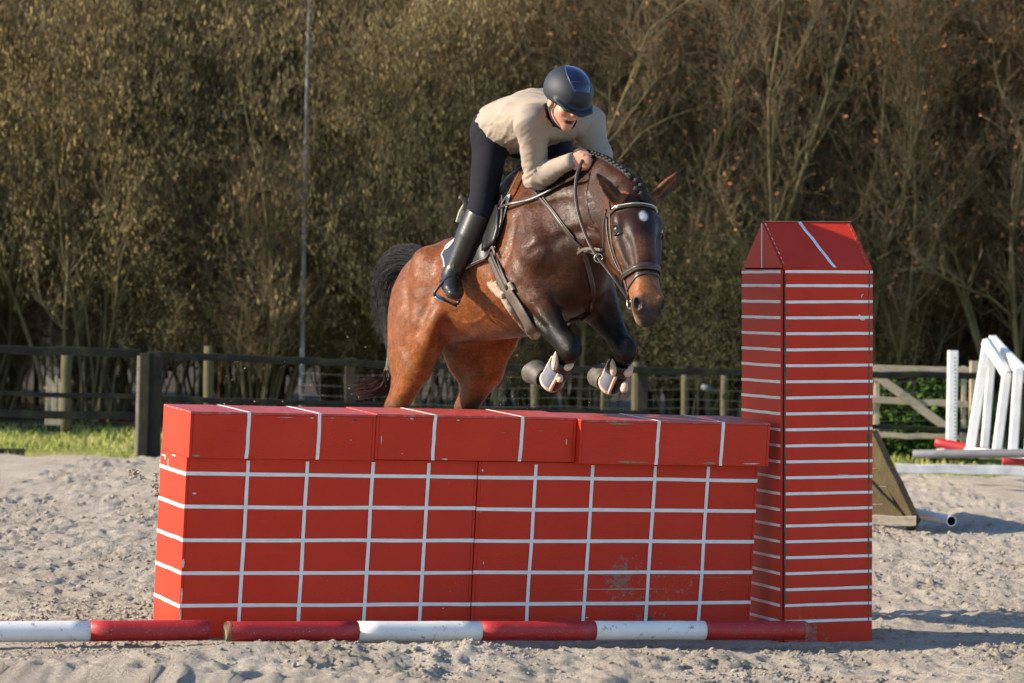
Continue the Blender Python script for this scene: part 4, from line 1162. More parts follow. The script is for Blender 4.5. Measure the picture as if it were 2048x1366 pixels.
# head: own axes
poll = np.array((.885, -.008, -.345)); muz = np.array((.990, -.092, -.945))
hu = muz-poll; HLEN = np.linalg.norm(hu); hu /= HLEN
lat = np.array((.20, .975, .0)); lat -= hu*(lat@hu); lat /= np.linalg.norm(lat)
hn = np.cross(lat, hu); hn /= np.linalg.norm(hn)
if hn[0] < 0: hn = -hn
def hp(u, l, n): return poll+hu*u+lat*l+hn*n
HS = [(.00, -.085, .085, .082), (.06, -.085, .110, .100), (.13, -.100, .138, .110), (.20, -.108, .150, .108), (.28, -.095, .130, .097), (.36, -.072, .101, .083), (.44, -.056, .081, .072), (.51, -.049, .071, .066), (.565, -.050, .062, .065), (.60, -.056, .048, .053)]
fh.tube([hp(u, 0, n) for u, n, a, b in HS], [a for _, _, a, _ in HS], [b for *_, b in HS], lat, .05)
for s in (-1, 1):
    fh.ell(hp(.20, s*.070, -.150), (.115, .042, .098), (hu, lat, hn), .035)           # cheek
    fh.ell(hp(.130, s*.095, -.030), (.050, .030, .036), (hu, lat, hn), .03)           # brow
    fh.tube([hp(.20, s*.101, -.055), hp(.28, s*.087, -.045), hp(.35, s*.074, -.04)], [.020, .016, .010], None, lat, .025)   # facial crest
    fh.ell(hp(.553, s*.050, -.012), (.044, .028, .034), (hu, lat, hn), .025)          # nostril rim
    fh.ell(hp(.560, s*.060, .008), (.034, .015, .017), (hu+lat*s*.45, lat, hn), .008, 'sub')
    fh.tube([hp(.535, s*.046, .026), hp(.565, s*.036, .022), hp(.588, s*.044, .010)], [.007, .008, .007], None, lat, .012)
    fh.ell(hp(.165, s*.122, -.032), (.024, .016, .019), (hu, lat, hn), .012, 'sub')   # eye socket
    fh.tube([hp(.24, s*.072, .022), hp(.36, s*.055, .012)], [.012, .010], None, lat, .03, 'sub')
fh.ell(hp(.10, 0, .012), (.10, .055, .022), (hu, lat, hn), .04)                      # forehead
fh.tube([hp(.15, 0, .025), hp(.3, 0, .022), hp(.45, 0, .016), hp(.53, 0, .008)], [.018, .018, .018, .016], [.034, .038, .040, .038], lat, .04)   # nasal bone
fh.ell(hp(.605, 0, -.045), (.030, .046, .040), (hu, lat, hn), .02)                   # upper lip
fh.ell(hp(.585, 0, -.092), (.034, .034, .026), (hu, lat, hn), .018)                  # chin
fh.tube([hp(.50, -.055, -.082), hp(.575, -.050, -.072), hp(.615, 0, -.072), hp(.575, .050, -.072), hp(.50, .055, -.082)], [.006]*5, None, lat, .008, 'sub')   # mouth line
# veins standing out under the thin skin
def vein(pts, r=.0046): fh.tube(pts, [r]*(len(pts)-1)+[r*.5], None, Y, .014)
def side_pts(lst, s=-1): return [(x, s*y, z) for x, y, z in lst]
for s in (-1, 1):
    vein([hp(.20, s*.108, -.07), hp(.25, s*.100, -.05), hp(.30, s*.088, -.035), hp(.36, s*.072, -.02)], .0045)
    vein([hp(.22, s*.104, -.10), hp(.29, s*.095, -.075), hp(.34, s*.085, -.05)], .0042)
# ears
ears = {}
for s, base, tip in ((-1, hl(1238, 404, 15.10), hl(1193, 347, 15.02)), (1, hl(1306, 402, 15.20), hl(1361, 342, 15.20))):
    b0 = np.array(base); t0 = np.array(tip); d = t0-b0; L_ = np.linalg.norm(d); d /= L_
    fwd = hn*.8+lat*s*.5; fwd -= d*(fwd@d); fwd /= np.linalg.norm(fwd)
    wd = np.cross(d, fwd)
    fh.tube([b0-d*.03, b0+d*L_*.25, b0+d*L_*.55, b0+d*L_*.82, t0], [.028, .034, .031, .019, .006], [.026, .027, .022, .013, .006], fwd, .025)
    fh.tube([b0+d*L_*.18+fwd*.026, b0+d*L_*.5+fwd*.024, b0+d*L_*.85+fwd*.014], [.017, .020, .008], [.022, .019, .009], fwd, .006, 'sub')
    ears[s] = (b0, t0, fwd)
def coat_color(V):
    x, y, z = V[:, 0], V[:, 1], V[:, 2]
    nz = n3(V, 5.0, 71); nf = n3(V, 16.0, 73)
    bay = np.array((.170, .053, .0145)); bright = np.array((.225, .074, .020)); dark = np.array((.022, .0085, .0045)); black = np.array((.006, .005, .0045)); tan = np.array((.27, .105, .042))
    c = np.tile(bay, (len(V), 1))
    def blend(c, col, k): return c*(1-k[:, None])+np.array(col)*k[:, None]
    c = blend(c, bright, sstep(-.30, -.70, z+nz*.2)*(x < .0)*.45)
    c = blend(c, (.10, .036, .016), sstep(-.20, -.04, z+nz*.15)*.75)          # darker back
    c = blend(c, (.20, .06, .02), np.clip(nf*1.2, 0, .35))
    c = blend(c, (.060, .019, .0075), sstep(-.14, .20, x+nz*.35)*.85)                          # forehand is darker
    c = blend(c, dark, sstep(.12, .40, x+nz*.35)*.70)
    # black points
    dfr = np.minimum(np.linalg.norm(V-np.array(FR['k']), axis=1), np.linalg.norm(V-np.array(FL['k']), axis=1))
    low = sstep(-.66, -.82, z+nz*.10)*(x > -.35)*(x < .62)*(np.abs(y) < .5)
    c = blend(c, black, low)
    hl_ = sstep(-.82, -.90, z+nz*.05)*(x < -.9)
    c = blend(c, black, hl_)
    c = blend(c, (.12, .035, .014), sstep(.09, .02, np.abs(y))*sstep(-.5, -.6, z)*(x < -.6)*.8)
    # head
    r = V-poll; u = r@hu; l = r@lat; n = r@hn
    hd = (x > .62) & (u > -.05) & (np.abs(l) < .16)
    hk = sstep(.70, .82, x)*1.0
    face = np.tile(np.array((.020, .0085, .005)), (len(V), 1))
    face = blend(face, (.032, .012, .0065), sstep(.0, .3, nz+.2))
    face = blend(face, (.13, .045, .017), sstep(.06, .09, np.abs(l))*sstep(-.02, -.07, n)*.9)            # cheeks
    face = blend(face, (.15, .062, .028), sstep(.20, .26, u)*sstep(.38, .30, u)*sstep(.07, .02, np.abs(l-.0)+nf*.06)*.5)
    face = blend(face, tan, sstep(.40, .47, u)*sstep(.60, .54, u))
    face = blend(face, (.30, .20, .13), sstep(.53, .60, u)*sstep(-.02, -.06, n)*.8)
    nost = np.minimum(np.linalg.norm(V-hp(.56, -.06, .004), axis=1), np.linalg.norm(V-hp(.56, .06, .004), axis=1))
    face = blend(face, (.018, .013, .011), sstep(.046, .024, nost))
    face = blend(face, (.030, .022, .019), sstep(.575, .605, u+.0*n)*sstep(-.10, -.04, n)*sstep(-.055, -.02, l)*.95)
    eyed = np.minimum(np.linalg.norm((V-hp(.165, -.112, -.03)), axis=1), np.linalg.norm((V-hp(.165, .112, -.03)), axis=1))
    face = blend(face, (.016, .011, .009), sstep(.045, .022, eyed))
    c = np.where(hd[:, None], c*(1-hk[:, None])+face*hk[:, None], c)
    star = np.hypot((u-.128)/1.3, l-.002+.15*np.maximum(u-.128, 0))+nf*.008
    c = np.where(((n > -.02) & hd)[:, None], blend(c, (.62, .60, .60), sstep(.026, .012, star)), c)
    # ears: dark tips, brown backs
    for s in (-1, 1):
        b0, t0, fwd = ears[s]; d = (t0-b0); L_ = np.linalg.norm(d); d = d/L_
        q = V-b0; t = q@d; rr = np.linalg.norm(q-t[:, None]*d, axis=1)
        m_ = (t > .0) & (rr < .06) & (t < L_+.02)
        ec = blend(np.tile(np.array((.17, .06, .024)), (len(V), 1)), (.012, .01, .009), sstep(L_*.75, L_*.95, t))
        ec = blend(ec, (.02, .014, .011), sstep(.004, .012, q@fwd)*sstep(0., .05, t)*.85)
        c = np.where(m_[:, None], ec, c)
    # salt lines and foam where tack and reins have rubbed
    for pts, w, k in (([(-.78, -.10), (-.86, -.20), (-.885, -.34), (-.87, -.46)], .007, .45), ([(-.70, -.12), (-.80, -.16), (-.92, -.15)], .03, .16), ([(-.02, -.22), (.02, -.34), (.0, -.46)], .012, .20)):
        P = np.array([tuple(p)[::2] for p in smooth_pts([(a, 0, b) for a, b in pts], 6)])
        dd = np.min(np.linalg.norm(V[:, None, ::2][:, :, :]-P[None], axis=2), axis=1)
        c = blend(c, (.42, .36, .32), np.exp(-(dd/w)**2)*k*np.clip(.6+nf*1.5, 0, 1)*(y < -.05))
    for (fx, fy, fD, fr) in ((1186, 432, 15.33, .06), (1178, 400, 15.36, .045), (1140, 372, 15.52, .05), (1100, 388, 15.60, .05)):
        f0 = np.array(hl(fx, fy, fD)); dd = np.linalg.norm(V-f0, axis=1)
        c = blend(c, (.55, .52, .50), np.exp(-(dd/fr)**2)*sstep(.12, .30, n3(V, 38., 401)+.35*n3(V, 90., 403))*.42*(y < .03))
    # pale dried sweat on neck and breast
    sw = sstep(.18, .42, n3(V, 9.0, 91)+.5*n3(V, 30.0, 93))*sstep(.10, .25, x)*sstep(.80, .6, x)*sstep(-.56, -.44, z)
    c = blend(c, (.24, .21, .19), sw*.14*(y < .02))
    return c
def coat_tone(nt):
    """streaky tone of lying hair: short streaks over broader patches"""
    n1 = noise_tex(nt, coords(nt, 'Object', (.45, 1, 1.5)), 75, 4, 0.7, 0.9)
    n2 = noise_tex(nt, coords(nt, 'Object', (.6, 1, 1.2)), 16, 4, 0.65, 0.6)
    return mix(nt, 1.0, ramp(nt, n1, [(0.28, 0.55), (0.72, 1.40)]), ramp(nt, n2, [(0.28, 0.62), (0.72, 1.32)]), 'MULTIPLY')
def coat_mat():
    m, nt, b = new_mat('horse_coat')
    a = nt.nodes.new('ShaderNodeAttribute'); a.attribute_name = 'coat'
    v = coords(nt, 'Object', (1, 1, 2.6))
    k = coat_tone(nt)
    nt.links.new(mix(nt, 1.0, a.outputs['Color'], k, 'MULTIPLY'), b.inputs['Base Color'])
    nt.links.new(ramp(nt, noise_tex(nt, coords(nt, 'Object'), 7, 4), [(0.3, 0.30), (0.7, 0.58)]), b.inputs['Roughness'])
    b.inputs['Specular IOR Level'].default_value = 0.22
    h = mathn(nt, 'ADD', mathn(nt, 'MULTIPLY', noise_tex(nt, v, 150, 3, 0.6, 0.4), 0.5), mathn(nt, 'MULTIPLY', noise_tex(nt, coords(nt, 'Object'), 22, 3), 0.6))
    bump(nt, b, h, 0.28, 0.008)
    return m
M_COAT = coat_mat()
# furrows between muscles and raised veins: (side view polyline (x, z), half width, depth; negative depth stands proud)
FURROWS = [([(-.10, -.14), (-.055, -.34), (-.075, -.52), (-.02, -.66)], .040, .016), ([(.17, -.24), (.14, -.40), (.03, -.56)], .028, .010), ([(-1.0, -.16), (-1.055, -.40), (-1.05, -.62), (-1.10, -.76)], .022, .011),
           ([(-.64, -.26), (-.60, -.44), (-.55, -.58)], .055, .014), ([(-.86, -.18), (-.83, -.40), (-.84, -.54)], .026, .008), ([(.30, -.46), (.45, -.41), (.60, -.43), (.72, -.50)], .022, .012),
           ([(.10, -.15), (.28, -.19), (.46, -.21), (.62, -.29)], .024, .008), ([(.20, -.22), (.25, -.34), (.30, -.40)], .018, .007), ([(-.93, -.60), (-1.0, -.70), (-1.09, -.80)], .016, .006),
           ([(-.30, -.20), (-.27, -.38), (-.31, -.56)], .022, .0035), ([(-.39, -.21), (-.36, -.39), (-.40, -.57)], .022, .0035), ([(-.48, -.22), (-.45, -.40), (-.48, -.57)], .022, .0035),
           ([(.10, -.58), (.20, -.72), (.29, -.86)], .016, .008), ([(.20, -.58), (.29, -.72), (.33, -.84)], .014, .006),
           ([(.21, -.28), (.165, -.40), (.17, -.50), (.21, -.60)], .0075, -.0042), ([(.165, -.40), (.11, -.46), (.085, -.54)], .007, -.0036), ([(.27, -.36), (.235, -.47), (.25, -.56)], .007, -.0036), ([(.17, -.50), (.13, -.57)], .006, -.003),
           ([(-.08, -.57), (-.28, -.615), (-.46, -.60), (-.58, -.54)], .008, -.0040), ([(-.90, -.36), (-.905, -.52), (-.945, -.64), (-1.03, -.74)], .008, -.0042), ([(.16, -.62), (.24, -.76), (.30, -.88)], .007, -.0035)]
def coat_warp(V):
    c = V-np.array((-.2, 0, -.4))
    n = c*np.array((.25, 1.6, 1.0)); n /= np.linalg.norm(n, axis=1, keepdims=True)+1e-9
    a = .0050*n3(V*np.array((1, 1, .7)), 9.0, 201)+.0032*n3(V, 19.0, 205)+.0016*n3(V, 44.0, 207)
    trunk = sstep(.70, .55, V[:, 0])*sstep(-.80, -.66, V[:, 2])
    d_ = a*trunk
    side = sstep(.04, .10, np.abs(V[:, 1]))
    for pts, w, dep in FURROWS:
        P = np.array([tuple(p)[::2] for p in smooth_pts([(x, 0, z) for x, z in pts], 5)])
        m = (V[:, 0] > P[:, 0].min()-3*w) & (V[:, 0] < P[:, 0].max()+3*w) & (V[:, 2] > P[:, 1].min()-3*w) & (V[:, 2] < P[:, 1].max()+3*w)
        q_ = V[m][:, ::2]; best = np.full(len(q_), 9.); tb = np.zeros(len(q_)); N_ = len(P)-1
        for i in range(N_):
            e = P[i+1]-P[i]; t = np.clip(((q_-P[i])@e)/(e@e), 0, 1); dd = np.linalg.norm(q_-P[i]-t[:, None]*e, axis=1)
            tb = np.where(dd < best, (i+t)/N_, tb); best = np.minimum(best, dd)
        fade = np.sin(np.pi*np.clip(tb*.84+.08, 0, 1))**.6
        d_[m] -= dep*np.exp(-(best/w)**2)*fade*side[m]
    nn = n.copy(); nn[:, 0] *= .3; nn /= np.linalg.norm(nn, axis=1, keepdims=True)+1e-9
    return V+nn*d_[:, None]
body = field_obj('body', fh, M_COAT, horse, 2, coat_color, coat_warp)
def coat_hair(src, dens, seed):
    me = src.data
    nv, nf = len(me.vertices), len(me.polygons)
    V = np.zeros(nv*3, np.float32); me.vertices.foreach_get('co', V); V = V.reshape(-1, 3).astype(float)
    Q = np.zeros(nf*4, np.int32); me.polygons.foreach_get('vertices', Q); Q = Q.reshape(-1, 4)
    col = np.zeros(nv*4, np.float32); me.color_attributes['coat'].data.foreach_get('color', col); col = col.reshape(-1, 4)[:, :3]
    rng = np.random.RandomState(seed)
    A, B, Cc, Dd = (V[Q[:, i]] for i in range(4))
    nrm = np.cross(Cc-A, Dd-B); ar = np.linalg.norm(nrm, axis=1)/2; nrm /= (2*ar[:, None]+1e-12)
    k = rng.poisson(ar*dens); f_ = np.repeat(np.arange(nf), k); N = len(f_)
    u, v = rng.rand(N, 1), rng.rand(N, 1)
    P = (A[f_]*(1-u)+B[f_]*u)*(1-v)+(Dd[f_]*(1-u)+Cc[f_]*u)*v
    n = nrm[f_]; c = col[Q[f_, 0]]
    flow = np.tile(np.array((-1., 0, -.45)), (N, 1))
    legs = (P[:, 2] < -.68); flow[legs] = (-.25, 0, -1)
    fl = legs & (P[:, 0] > -.2); flow[fl] = (.5, 0, -.8)
    r = P-poll; uu = r@hu; hdm = (P[:, 0] > .78) & (uu > .02); flow[hdm] = hu
    flow += .35*np.stack([n3(P, 7, 301), n3(P, 7, 303), n3(P, 7, 305)], -1)*2+rng.normal(size=(N, 3))*.14
    t = flow-n*(flow*n).sum(1, keepdims=True); t /= np.linalg.norm(t, axis=1, keepdims=True)+1e-9
    keep = (np.linalg.norm(P-hp(.56, -.06, .004), axis=1) > .028) & (np.linalg.norm(P-hp(.56, .06, .004), axis=1) > .028) & (np.linalg.norm(P-hp(.165, -.112, -.03), axis=1) > .030) & (np.linalg.norm(P-hp(.165, .112, -.03), axis=1) > .030)
    P, n, c, t, hdm = P[keep], n[keep], c[keep], t[keep], hdm[keep]; N = len(P)
    b = np.cross(n, t)
    L = rng.uniform(.008, .015, N); L[hdm] *= .6; L = L[:, None]; W = rng.uniform(.0006, .0014, N)[:, None]
    lift = rng.uniform(.06, .24, N)[:, None]
    T = np.zeros((N, 3, 3))
    T[:, 0] = P-b*W-n*.0006; T[:, 1] = P+b*W-n*.0006; T[:, 2] = P+t*L+n*L*lift
    o = arrays_obj('coat_hair', T.reshape(-1, 3), np.arange(3*N).reshape(-1, 3), M_FUR, False)
    cc = np.repeat(c*rng.uniform(.40, 1.75, (N, 1)), 3, 0)
    at_ = o.data.color_attributes.new('coat', 'FLOAT_COLOR', 'POINT'); at_.data.foreach_set('color', np.c_[cc, np.ones(3*N)].astype(np.float32).ravel())
    o.parent = horse; o['kind'] = 'stuff'
    return o
M_FUR, nt_, b_f = new_mat('coat_hair')
a_f = nt_.nodes.new('ShaderNodeAttribute'); a_f.attribute_name = 'coat'
nt_.links.new(mix(nt_, 1.0, a_f.outputs['Color'], coat_tone(nt_), 'MULTIPLY'), b_f.inputs['Base Color'])
b_f.inputs['Roughness'].default_value = 0.36; b_f.inputs['Specular IOR Level'].default_value = 0.22
coat_hair(body, 44000, 17)
# ------------------------------------------------------------------ hooves, eyes, hair
from mathutils.bvhtree import BVHTree
def bvh_of(o):
    me = o.data
    return BVHTree.FromPolygons([v.co.copy() for v in me.vertices], [tuple(p.vertices) for p in me.polygons])
BVH_H = bvh_of(body)
CAM_L = H_INV @ Vector((0, 0, CAM_H))
def on_horse(px, py, off=0.006):
    """where a sight line of the survey picture meets the horse's coat, lifted off by a strap's thickness (horse's own axes)"""
    d = (hl(px, py, 15.0)-CAM_L).normalized()
    loc, nrm, _, _ = BVH_H.ray_cast(CAM_L, d)
    if loc is None:
        loc, nrm, _, _ = BVH_H.find_nearest(hl(px, py, 15.7))
    return loc+nrm*off
def near_horse(p, off):
    loc, nrm, _, _ = BVH_H.find_nearest(Vector(p)); return loc+nrm*off
M_HOOF = simple_mat('hoof_horn', (0.075, 0.066, 0.058), 0.6, 0.45, 25, 0.4, 90)
M_SOLE = simple_mat('hoof_sole', (0.26, 0.23, 0.19), 0.9, 0.5, 40, 0.8, 60)
def hoof(p, tip, up, r0=.048, r1=.062, L=.092):
    p, tip, up = Vector(p), Vector(tip), Vector(up)
    d = (tip-p).normalized(); a = (up-d*up.dot(d)).normalized(); b = d.cross(a)
    n = 22; V = []; Fc = []
    prof = [(-.012, r0*.92), (0.0, r0*1.04), (.012, r0*1.0), (L*.5, (r0+r1)/2), (L*.95, r1), (L, r1*.97)]
    for (t, r) in prof:
        for k in range(n):
            an = 2*math.pi*k/n
            toe = .30*max(0, math.cos(an))*max(t, 0)/L
            heel = 0.55*max(0, -math.cos(an))*max(t, 0)
            V.append(p+d*(t-heel*.5)+a*(r*math.cos(an)*(1+toe*.35))+b*(r*math.sin(an)))
    m = len(prof)
    for i in range(m-1):
        for k in range(n): Fc.append((i*n+k, i*n+(k+1)%n, (i+1)*n+(k+1)%n, (i+1)*n+k))
    o = mesh_obj('hoof', V, Fc, M_HOOF, horse, True)
    SV = [V[(m-1)*n+k].copy() for k in range(n)]; c = sum(SV, Vector())/n
    SV2 = [v.lerp(c, .22)-d*.010 for v in SV]
    FcS = [(k, (k+1)%n, n+(k+1)%n, n+k) for k in range(n)] + [tuple(n+k for k in range(n))]
    mesh_obj('sole', SV+SV2, FcS, M_SOLE, o, False)
    return o
hoof(FR['p'], FR['h'], (.25, 0, -1)); hoof(FL['p'], FL['h'], (.25, 0, -1))
for fe, pa in hind: hoof(pa, (pa[0]-.03, pa[1], pa[2]-.09), (1, 0, -.3))
M_LID = simple_mat('eyelid_skin', (.02, .013, .01), .5)
M_EYE = simple_mat('horse_eye', (0.012, 0.007, 0.004), 0.06, 0.1, 5, coat=1.0)
for s in (-1, 1):
    bm = bmesh.new(); bmesh.ops.create_uvsphere(bm, u_segments=20, v_segments=14, radius=.0215)
    o = bm_obj('eye', bm, M_EYE, horse, True); o.location = hp(.165, s*.100, -.032)
    for k, (dn, th) in enumerate(((.011, .0050), (-.014, .0042))):
        arc = [hp(.165-dn*1.1+(.012 if k == 0 else -.012)*0-(.012 if k == 0 else -.012)*math.sin(math.pi*i/8), s*(.117-.006*abs(i-4)/4), -.032-.026+.052*i/8) for i in range(9)]
        rope('eyelid', arc, lambda q, th=th: th*(.45+.55*math.sin(math.pi*q)), M_LID, o, 8, 2).matrix_parent_inverse = Matrix.Translation(-Vector(hp(.165, s*.100, -.032)))
M_HAIR = simple_mat('black_horse_hair', (0.010, 0.009, 0.008), 0.6, 0.3, 40, spec=0.3)
M_HAIRB = simple_mat('brown_black_tail_tip', (0.035, 0.014, 0.009), 0.45, 0.4, 40, spec=0.5)
def strands(name, path, rad_fn, n, r, mat, parent, seed, flare=None, jitter=.010, cut=0.25):
    rng = np.random.RandomState(seed)
    base = smooth_pts(path, 3); m = len(base)
    B = np.array([tuple(p) for p in base])
    T = np.gradient(B, axis=0); T /= np.linalg.norm(T, axis=1, keepdims=True)
    ref = np.array([0, 1., 0.13]); A = ref-T*(T@ref)[:, None]; A /= np.linalg.norm(A, axis=1, keepdims=True); Bn = np.cross(T, A)
    V, Fq = [], []
    P0s, P1s, R0s, R1s = [], [], [], []
    for i in range(n):
        an = rng.uniform(0, 2*np.pi); q = math.sqrt(rng.rand()); tw = rng.normal(0, .5)
        end = 1-rng.rand()*cut; mm = max(3, int(m*end))
        ph = rng.uniform(0, 6, 2)
        pts = []
        for j in range(mm):
            s_ = j/(m-1); rr = rad_fn(s_)*q
            a2 = an+tw*s_
            w = jitter*s_
            pts.append(B[j]+A[j]*(rr*math.cos(a2)+w*math.sin(ph[0]+s_*9))+Bn[j]*(rr*math.sin(a2)+w*math.sin(ph[1]+s_*8)))
        pts = np.array(pts)
        P0s.append(pts[:-1]); P1s.append(pts[1:])
        t = np.linspace(1, .25, mm); R0s.append(r*t[:-1]); R1s.append(r*t[1:])
    V, Fq = sticks(np.concatenate(P0s), np.concatenate(P1s), np.concatenate(R0s), np.concatenate(R1s), 3)
    o = arrays_obj(name, V, Fq, mat, True); o.parent = parent
    return o
tp1 = [hl(866, 540, 16.78), hl(846, 526, 16.82), hl(814, 522, 16.90), hl(788, 545, 16.96), hl(778, 592, 16.98), hl(782, 645, 16.97), hl(792, 700, 16.95)]
tr = lambda s: .034+.074*math.sin(min(1, s*1.5)*math.pi*.62)*(1-.50*s)
tail = strands('tail', tp1, tr, 1400, .0018, M_HAIR, horse, 3, jitter=.036, cut=.5)
rope('dock', tp1, lambda s: .028+.055*math.sin(min(1, s*1.5)*math.pi*.62)*(1-.55*s), M_HAIR, tail, 14, 5)
tp2 = [hl(790, 670, 16.95), hl(790, 735, 16.93), hl(776, 765, 16.9), hl(748, 775, 16.88), hl(722, 777, 16.88), hl(702, 776, 16.88)]
strands('tail_tip', tp2, lambda s: .040+.012*math.sin(s*3)+.03*max(0, s-.7), 380, .0022, M_HAIRB, tail, 5, jitter=.012, cut=.2)
# plaited mane: dark crest with a row of tight plaits, and a plaited forelock
cpts = [hl(1128, 322, 15.68), hl(1165, 312, 15.55), hl(1200, 322, 15.43), hl(1232, 340, 15.31), hl(1258, 358, 15.22), hl(1272, 372, 15.16)]
def on_crest(p, up=.004):
    # drop the point onto the topline of the neck
    o, nrm, _, _ = BVH_H.ray_cast(Vector((p[0]+.15*.0, p[1]*.0-.004, .4)), Vector((0, 0, -1)))
    return (o+nrm*up) if o is not None else Vector(p)
cl = [on_crest((.16+.70*i/26, 0, 0)) for i in range(27)]
mane = rope('mane', cl, lambda s: .021-.006*abs(s-.5), M_HAIR, horse, 10, 2)
rngm = random.Random(8)
for i in range(15):
    t = .42+i/14*0.56; j = min(25, int(t*26)); c = cl[j].lerp(cl[j+1], t*26-j)
    tang = (cl[j+1]-cl[j]).normalized()
    side_ = Vector((0, -1, 0)); nrm = tang.cross(side_).normalized()
    if nrm.z < 0: nrm = -nrm
    V, Fc = [], []
    bm = bmesh.new(); bmesh.ops.create_icosphere(bm, subdivisions=3, radius=1)
    ax3 = (tang*.8+nrm*.3+side_*rngm.uniform(.2, .5)).normalized(); b3 = ax3.orthogonal().normalized(); c3 = ax3.cross(b3)
    for v in bm.verts:
        tw = 1+.20*math.sin(v.co.x*7+math.atan2(v.co.z, v.co.y)*2)
        v.co = c+side_*.010+nrm*.010+ax3*(v.co.x*.024)+b3*(v.co.y*.0105*tw)+c3*(v.co.z*.0105*tw)
    bm_obj('plait', bm, M_HAIR, mane, True)
for i in range(5):
    c = Vector(hp(-.055+.024*i, .012*math.sin(i*2.2), .006+.010*math.sin(i)))
    c = near_horse(c, .010)
    bm = bmesh.new(); bmesh.ops.create_icosphere(bm, subdivisions=3, radius=1)
    for v in bm.verts:
        tw = 1+.2*math.sin(v.co.x*8+math.atan2(v.co.z, v.co.y)*2)
        v.co = c+Vector(hu)*(v.co.x*.018)+Vector(lat)*(v.co.y*.021*tw)+Vector(hn)*(v.co.z*.014*tw)
    bm_obj('forelock_plait', bm, M_HAIR, mane, True)
# ================================================================== rider (built in the horse's axes)
def lv(w): return np.array(H_INV.to_3x3() @ Vector(w))
def q(px, py, D): return np.array(hl(px, py, D))
pelvis = q(1000, 262, 16.02); waist = q(1030, 245, 15.88); chest = q(1078, 236, 15.72); shm = q(1118, 236, 15.60)
shR = q(1062, 246, 15.49); shL = q(1177, 247, 15.70)
elR = q(1073, 356, 15.60); wrR = q(1137, 324, 15.44); haR = q(1160, 324, 15.42)
elL = q(1200, 318, 15.62); wrL = q(1184, 332, 15.52); haL = q(1170, 322, 15.49)
hipR = q(984, 268, 15.95); hipL = hipR*np.array([1, -1, 1])+np.array([.02, .0, 0])
knR = np.array(on_horse(990, 432, .075)); knL = knR*np.array([1, -1, 1])
anR = np.array(on_horse(931, 540, .068)); anL = anR*np.array([1, -1, 1])
headc = q(1131, 205, 15.36)
hyaw, hpit = rad(30), rad(-24)
hf = lv((math.sin(hyaw)*math.cos(hpit), -math.cos(hyaw)*math.cos(hpit), math.sin(hpit)))
hs = lv((math.cos(hyaw), math.sin(hyaw), -0.06)); hs -= hf*(hs@hf); hs /= np.linalg.norm(hs)     # rider's left
hup = np.cross(hf, hs); hup /= np.linalg.norm(hup)
if (lv((0, 0, 1))@hup) < 0: hup = -hup
def hd(f_, s_, u_): return headc+hf*f_+hs*s_+hup*u_
tl = np.array((0.05, 1, 0.0))
person = empty('person'); person.matrix_world = H_MAT
tag(person, 'rider in a beige jersey, navy breeches and dark riding helmet leaning over the horse\'s neck', 'person')
lo = np.array([pelvis, shm, elR, haR, knR, anR, headc, elL]).min(0)-.22
lo[1] = -.52; hi = np.array([pelvis, shm, haR, headc, elL, hipR]).max(0)+.22; hi[1] = .42
# --- naked figure (head, neck, trunk, arms, hands, legs): one skin
fb = Field(lo, hi, 0.0052)
fb.tube([pelvis, waist, chest, shm], [.10, .092, .105, .075], [.14, .125, .155, .13], tl, .04)
fb.tube([shm, shm*.55+headc*.45, headc-hup*.03-hf*.02], [.062, .056, .055], None, tl, .03)
for a, e, w in ((shR, elR, wrR), (shL, elL, wrL)):
    fb.tube([a, e, w], [.050, .040, .027], None, tl, .03)
for h_, k_, a_ in ((hipR, knR, anR), (hipL, knL, anL)):
    fb.tube([h_, (h_+k_)/2, k_, k_*.6+a_*.4, a_], [.085, .070, .052, .05, .034], None, tl, .05)
# skull, jaw, face
fb.ell(hd(-.012, 0, .040), (.093, .076, .088), (hf, hs, hup), .03)
fb.ell(hd(.030, 0, -.045), (.058, .057, .066), (hf, hs, hup), .04)
fb.ell(hd(.070, 0, -.098), (.022, .024, .020), (hf, hs, hup), .03)         # chin
fb.tube([hd(.082, 0, .018), hd(.104, 0, -.020)], [.010, .015], [.010, .015], hs, .016)     # nose
fb.ell(hd(.096, 0, -.024), (.014, .018, .010), (hf, hs, hup), .010)
for s in (-1, 1):
    fb.ell(hd(.062, s*.040, -.020), (.026, .022, .022), (hf, hs, hup), .02)   # cheekbone
    fb.tube([hd(.086, s*.012, .030), hd(.074, s*.048, .028)], [.010, .009], None, hs, .016)  # brow
    fb.ell(hd(.090, s*.031, .008), (.014, .016, .010), (hf, hs, hup), .010, 'sub')
    fb.ell(hd(.0765, s*.031, .007), (.0125, .0125, .0125), None, .004)
    fb.ell(hd(-.010, s*.077, -.008), (.020, .010, .030), (hf, hs, hup), .010)  # ear
    fb.ell(hd(-.004, s*.088, -.006), (.010, .006, .018), (hf, hs, hup), .006, 'sub')
fb.ell(hd(.086, 0, -.052), (.014, .024, .007), (hf, hs, hup), .012)           # upper lip
fb.ell(hd(.080, 0, -.080), (.015, .022, .007), (hf, hs, hup), .008)           # lower lip
fb.ell(hd(.094, 0, -.066), (.026, .021, .0105), (hf, hs, hup), .005, 'sub')   # open mouth
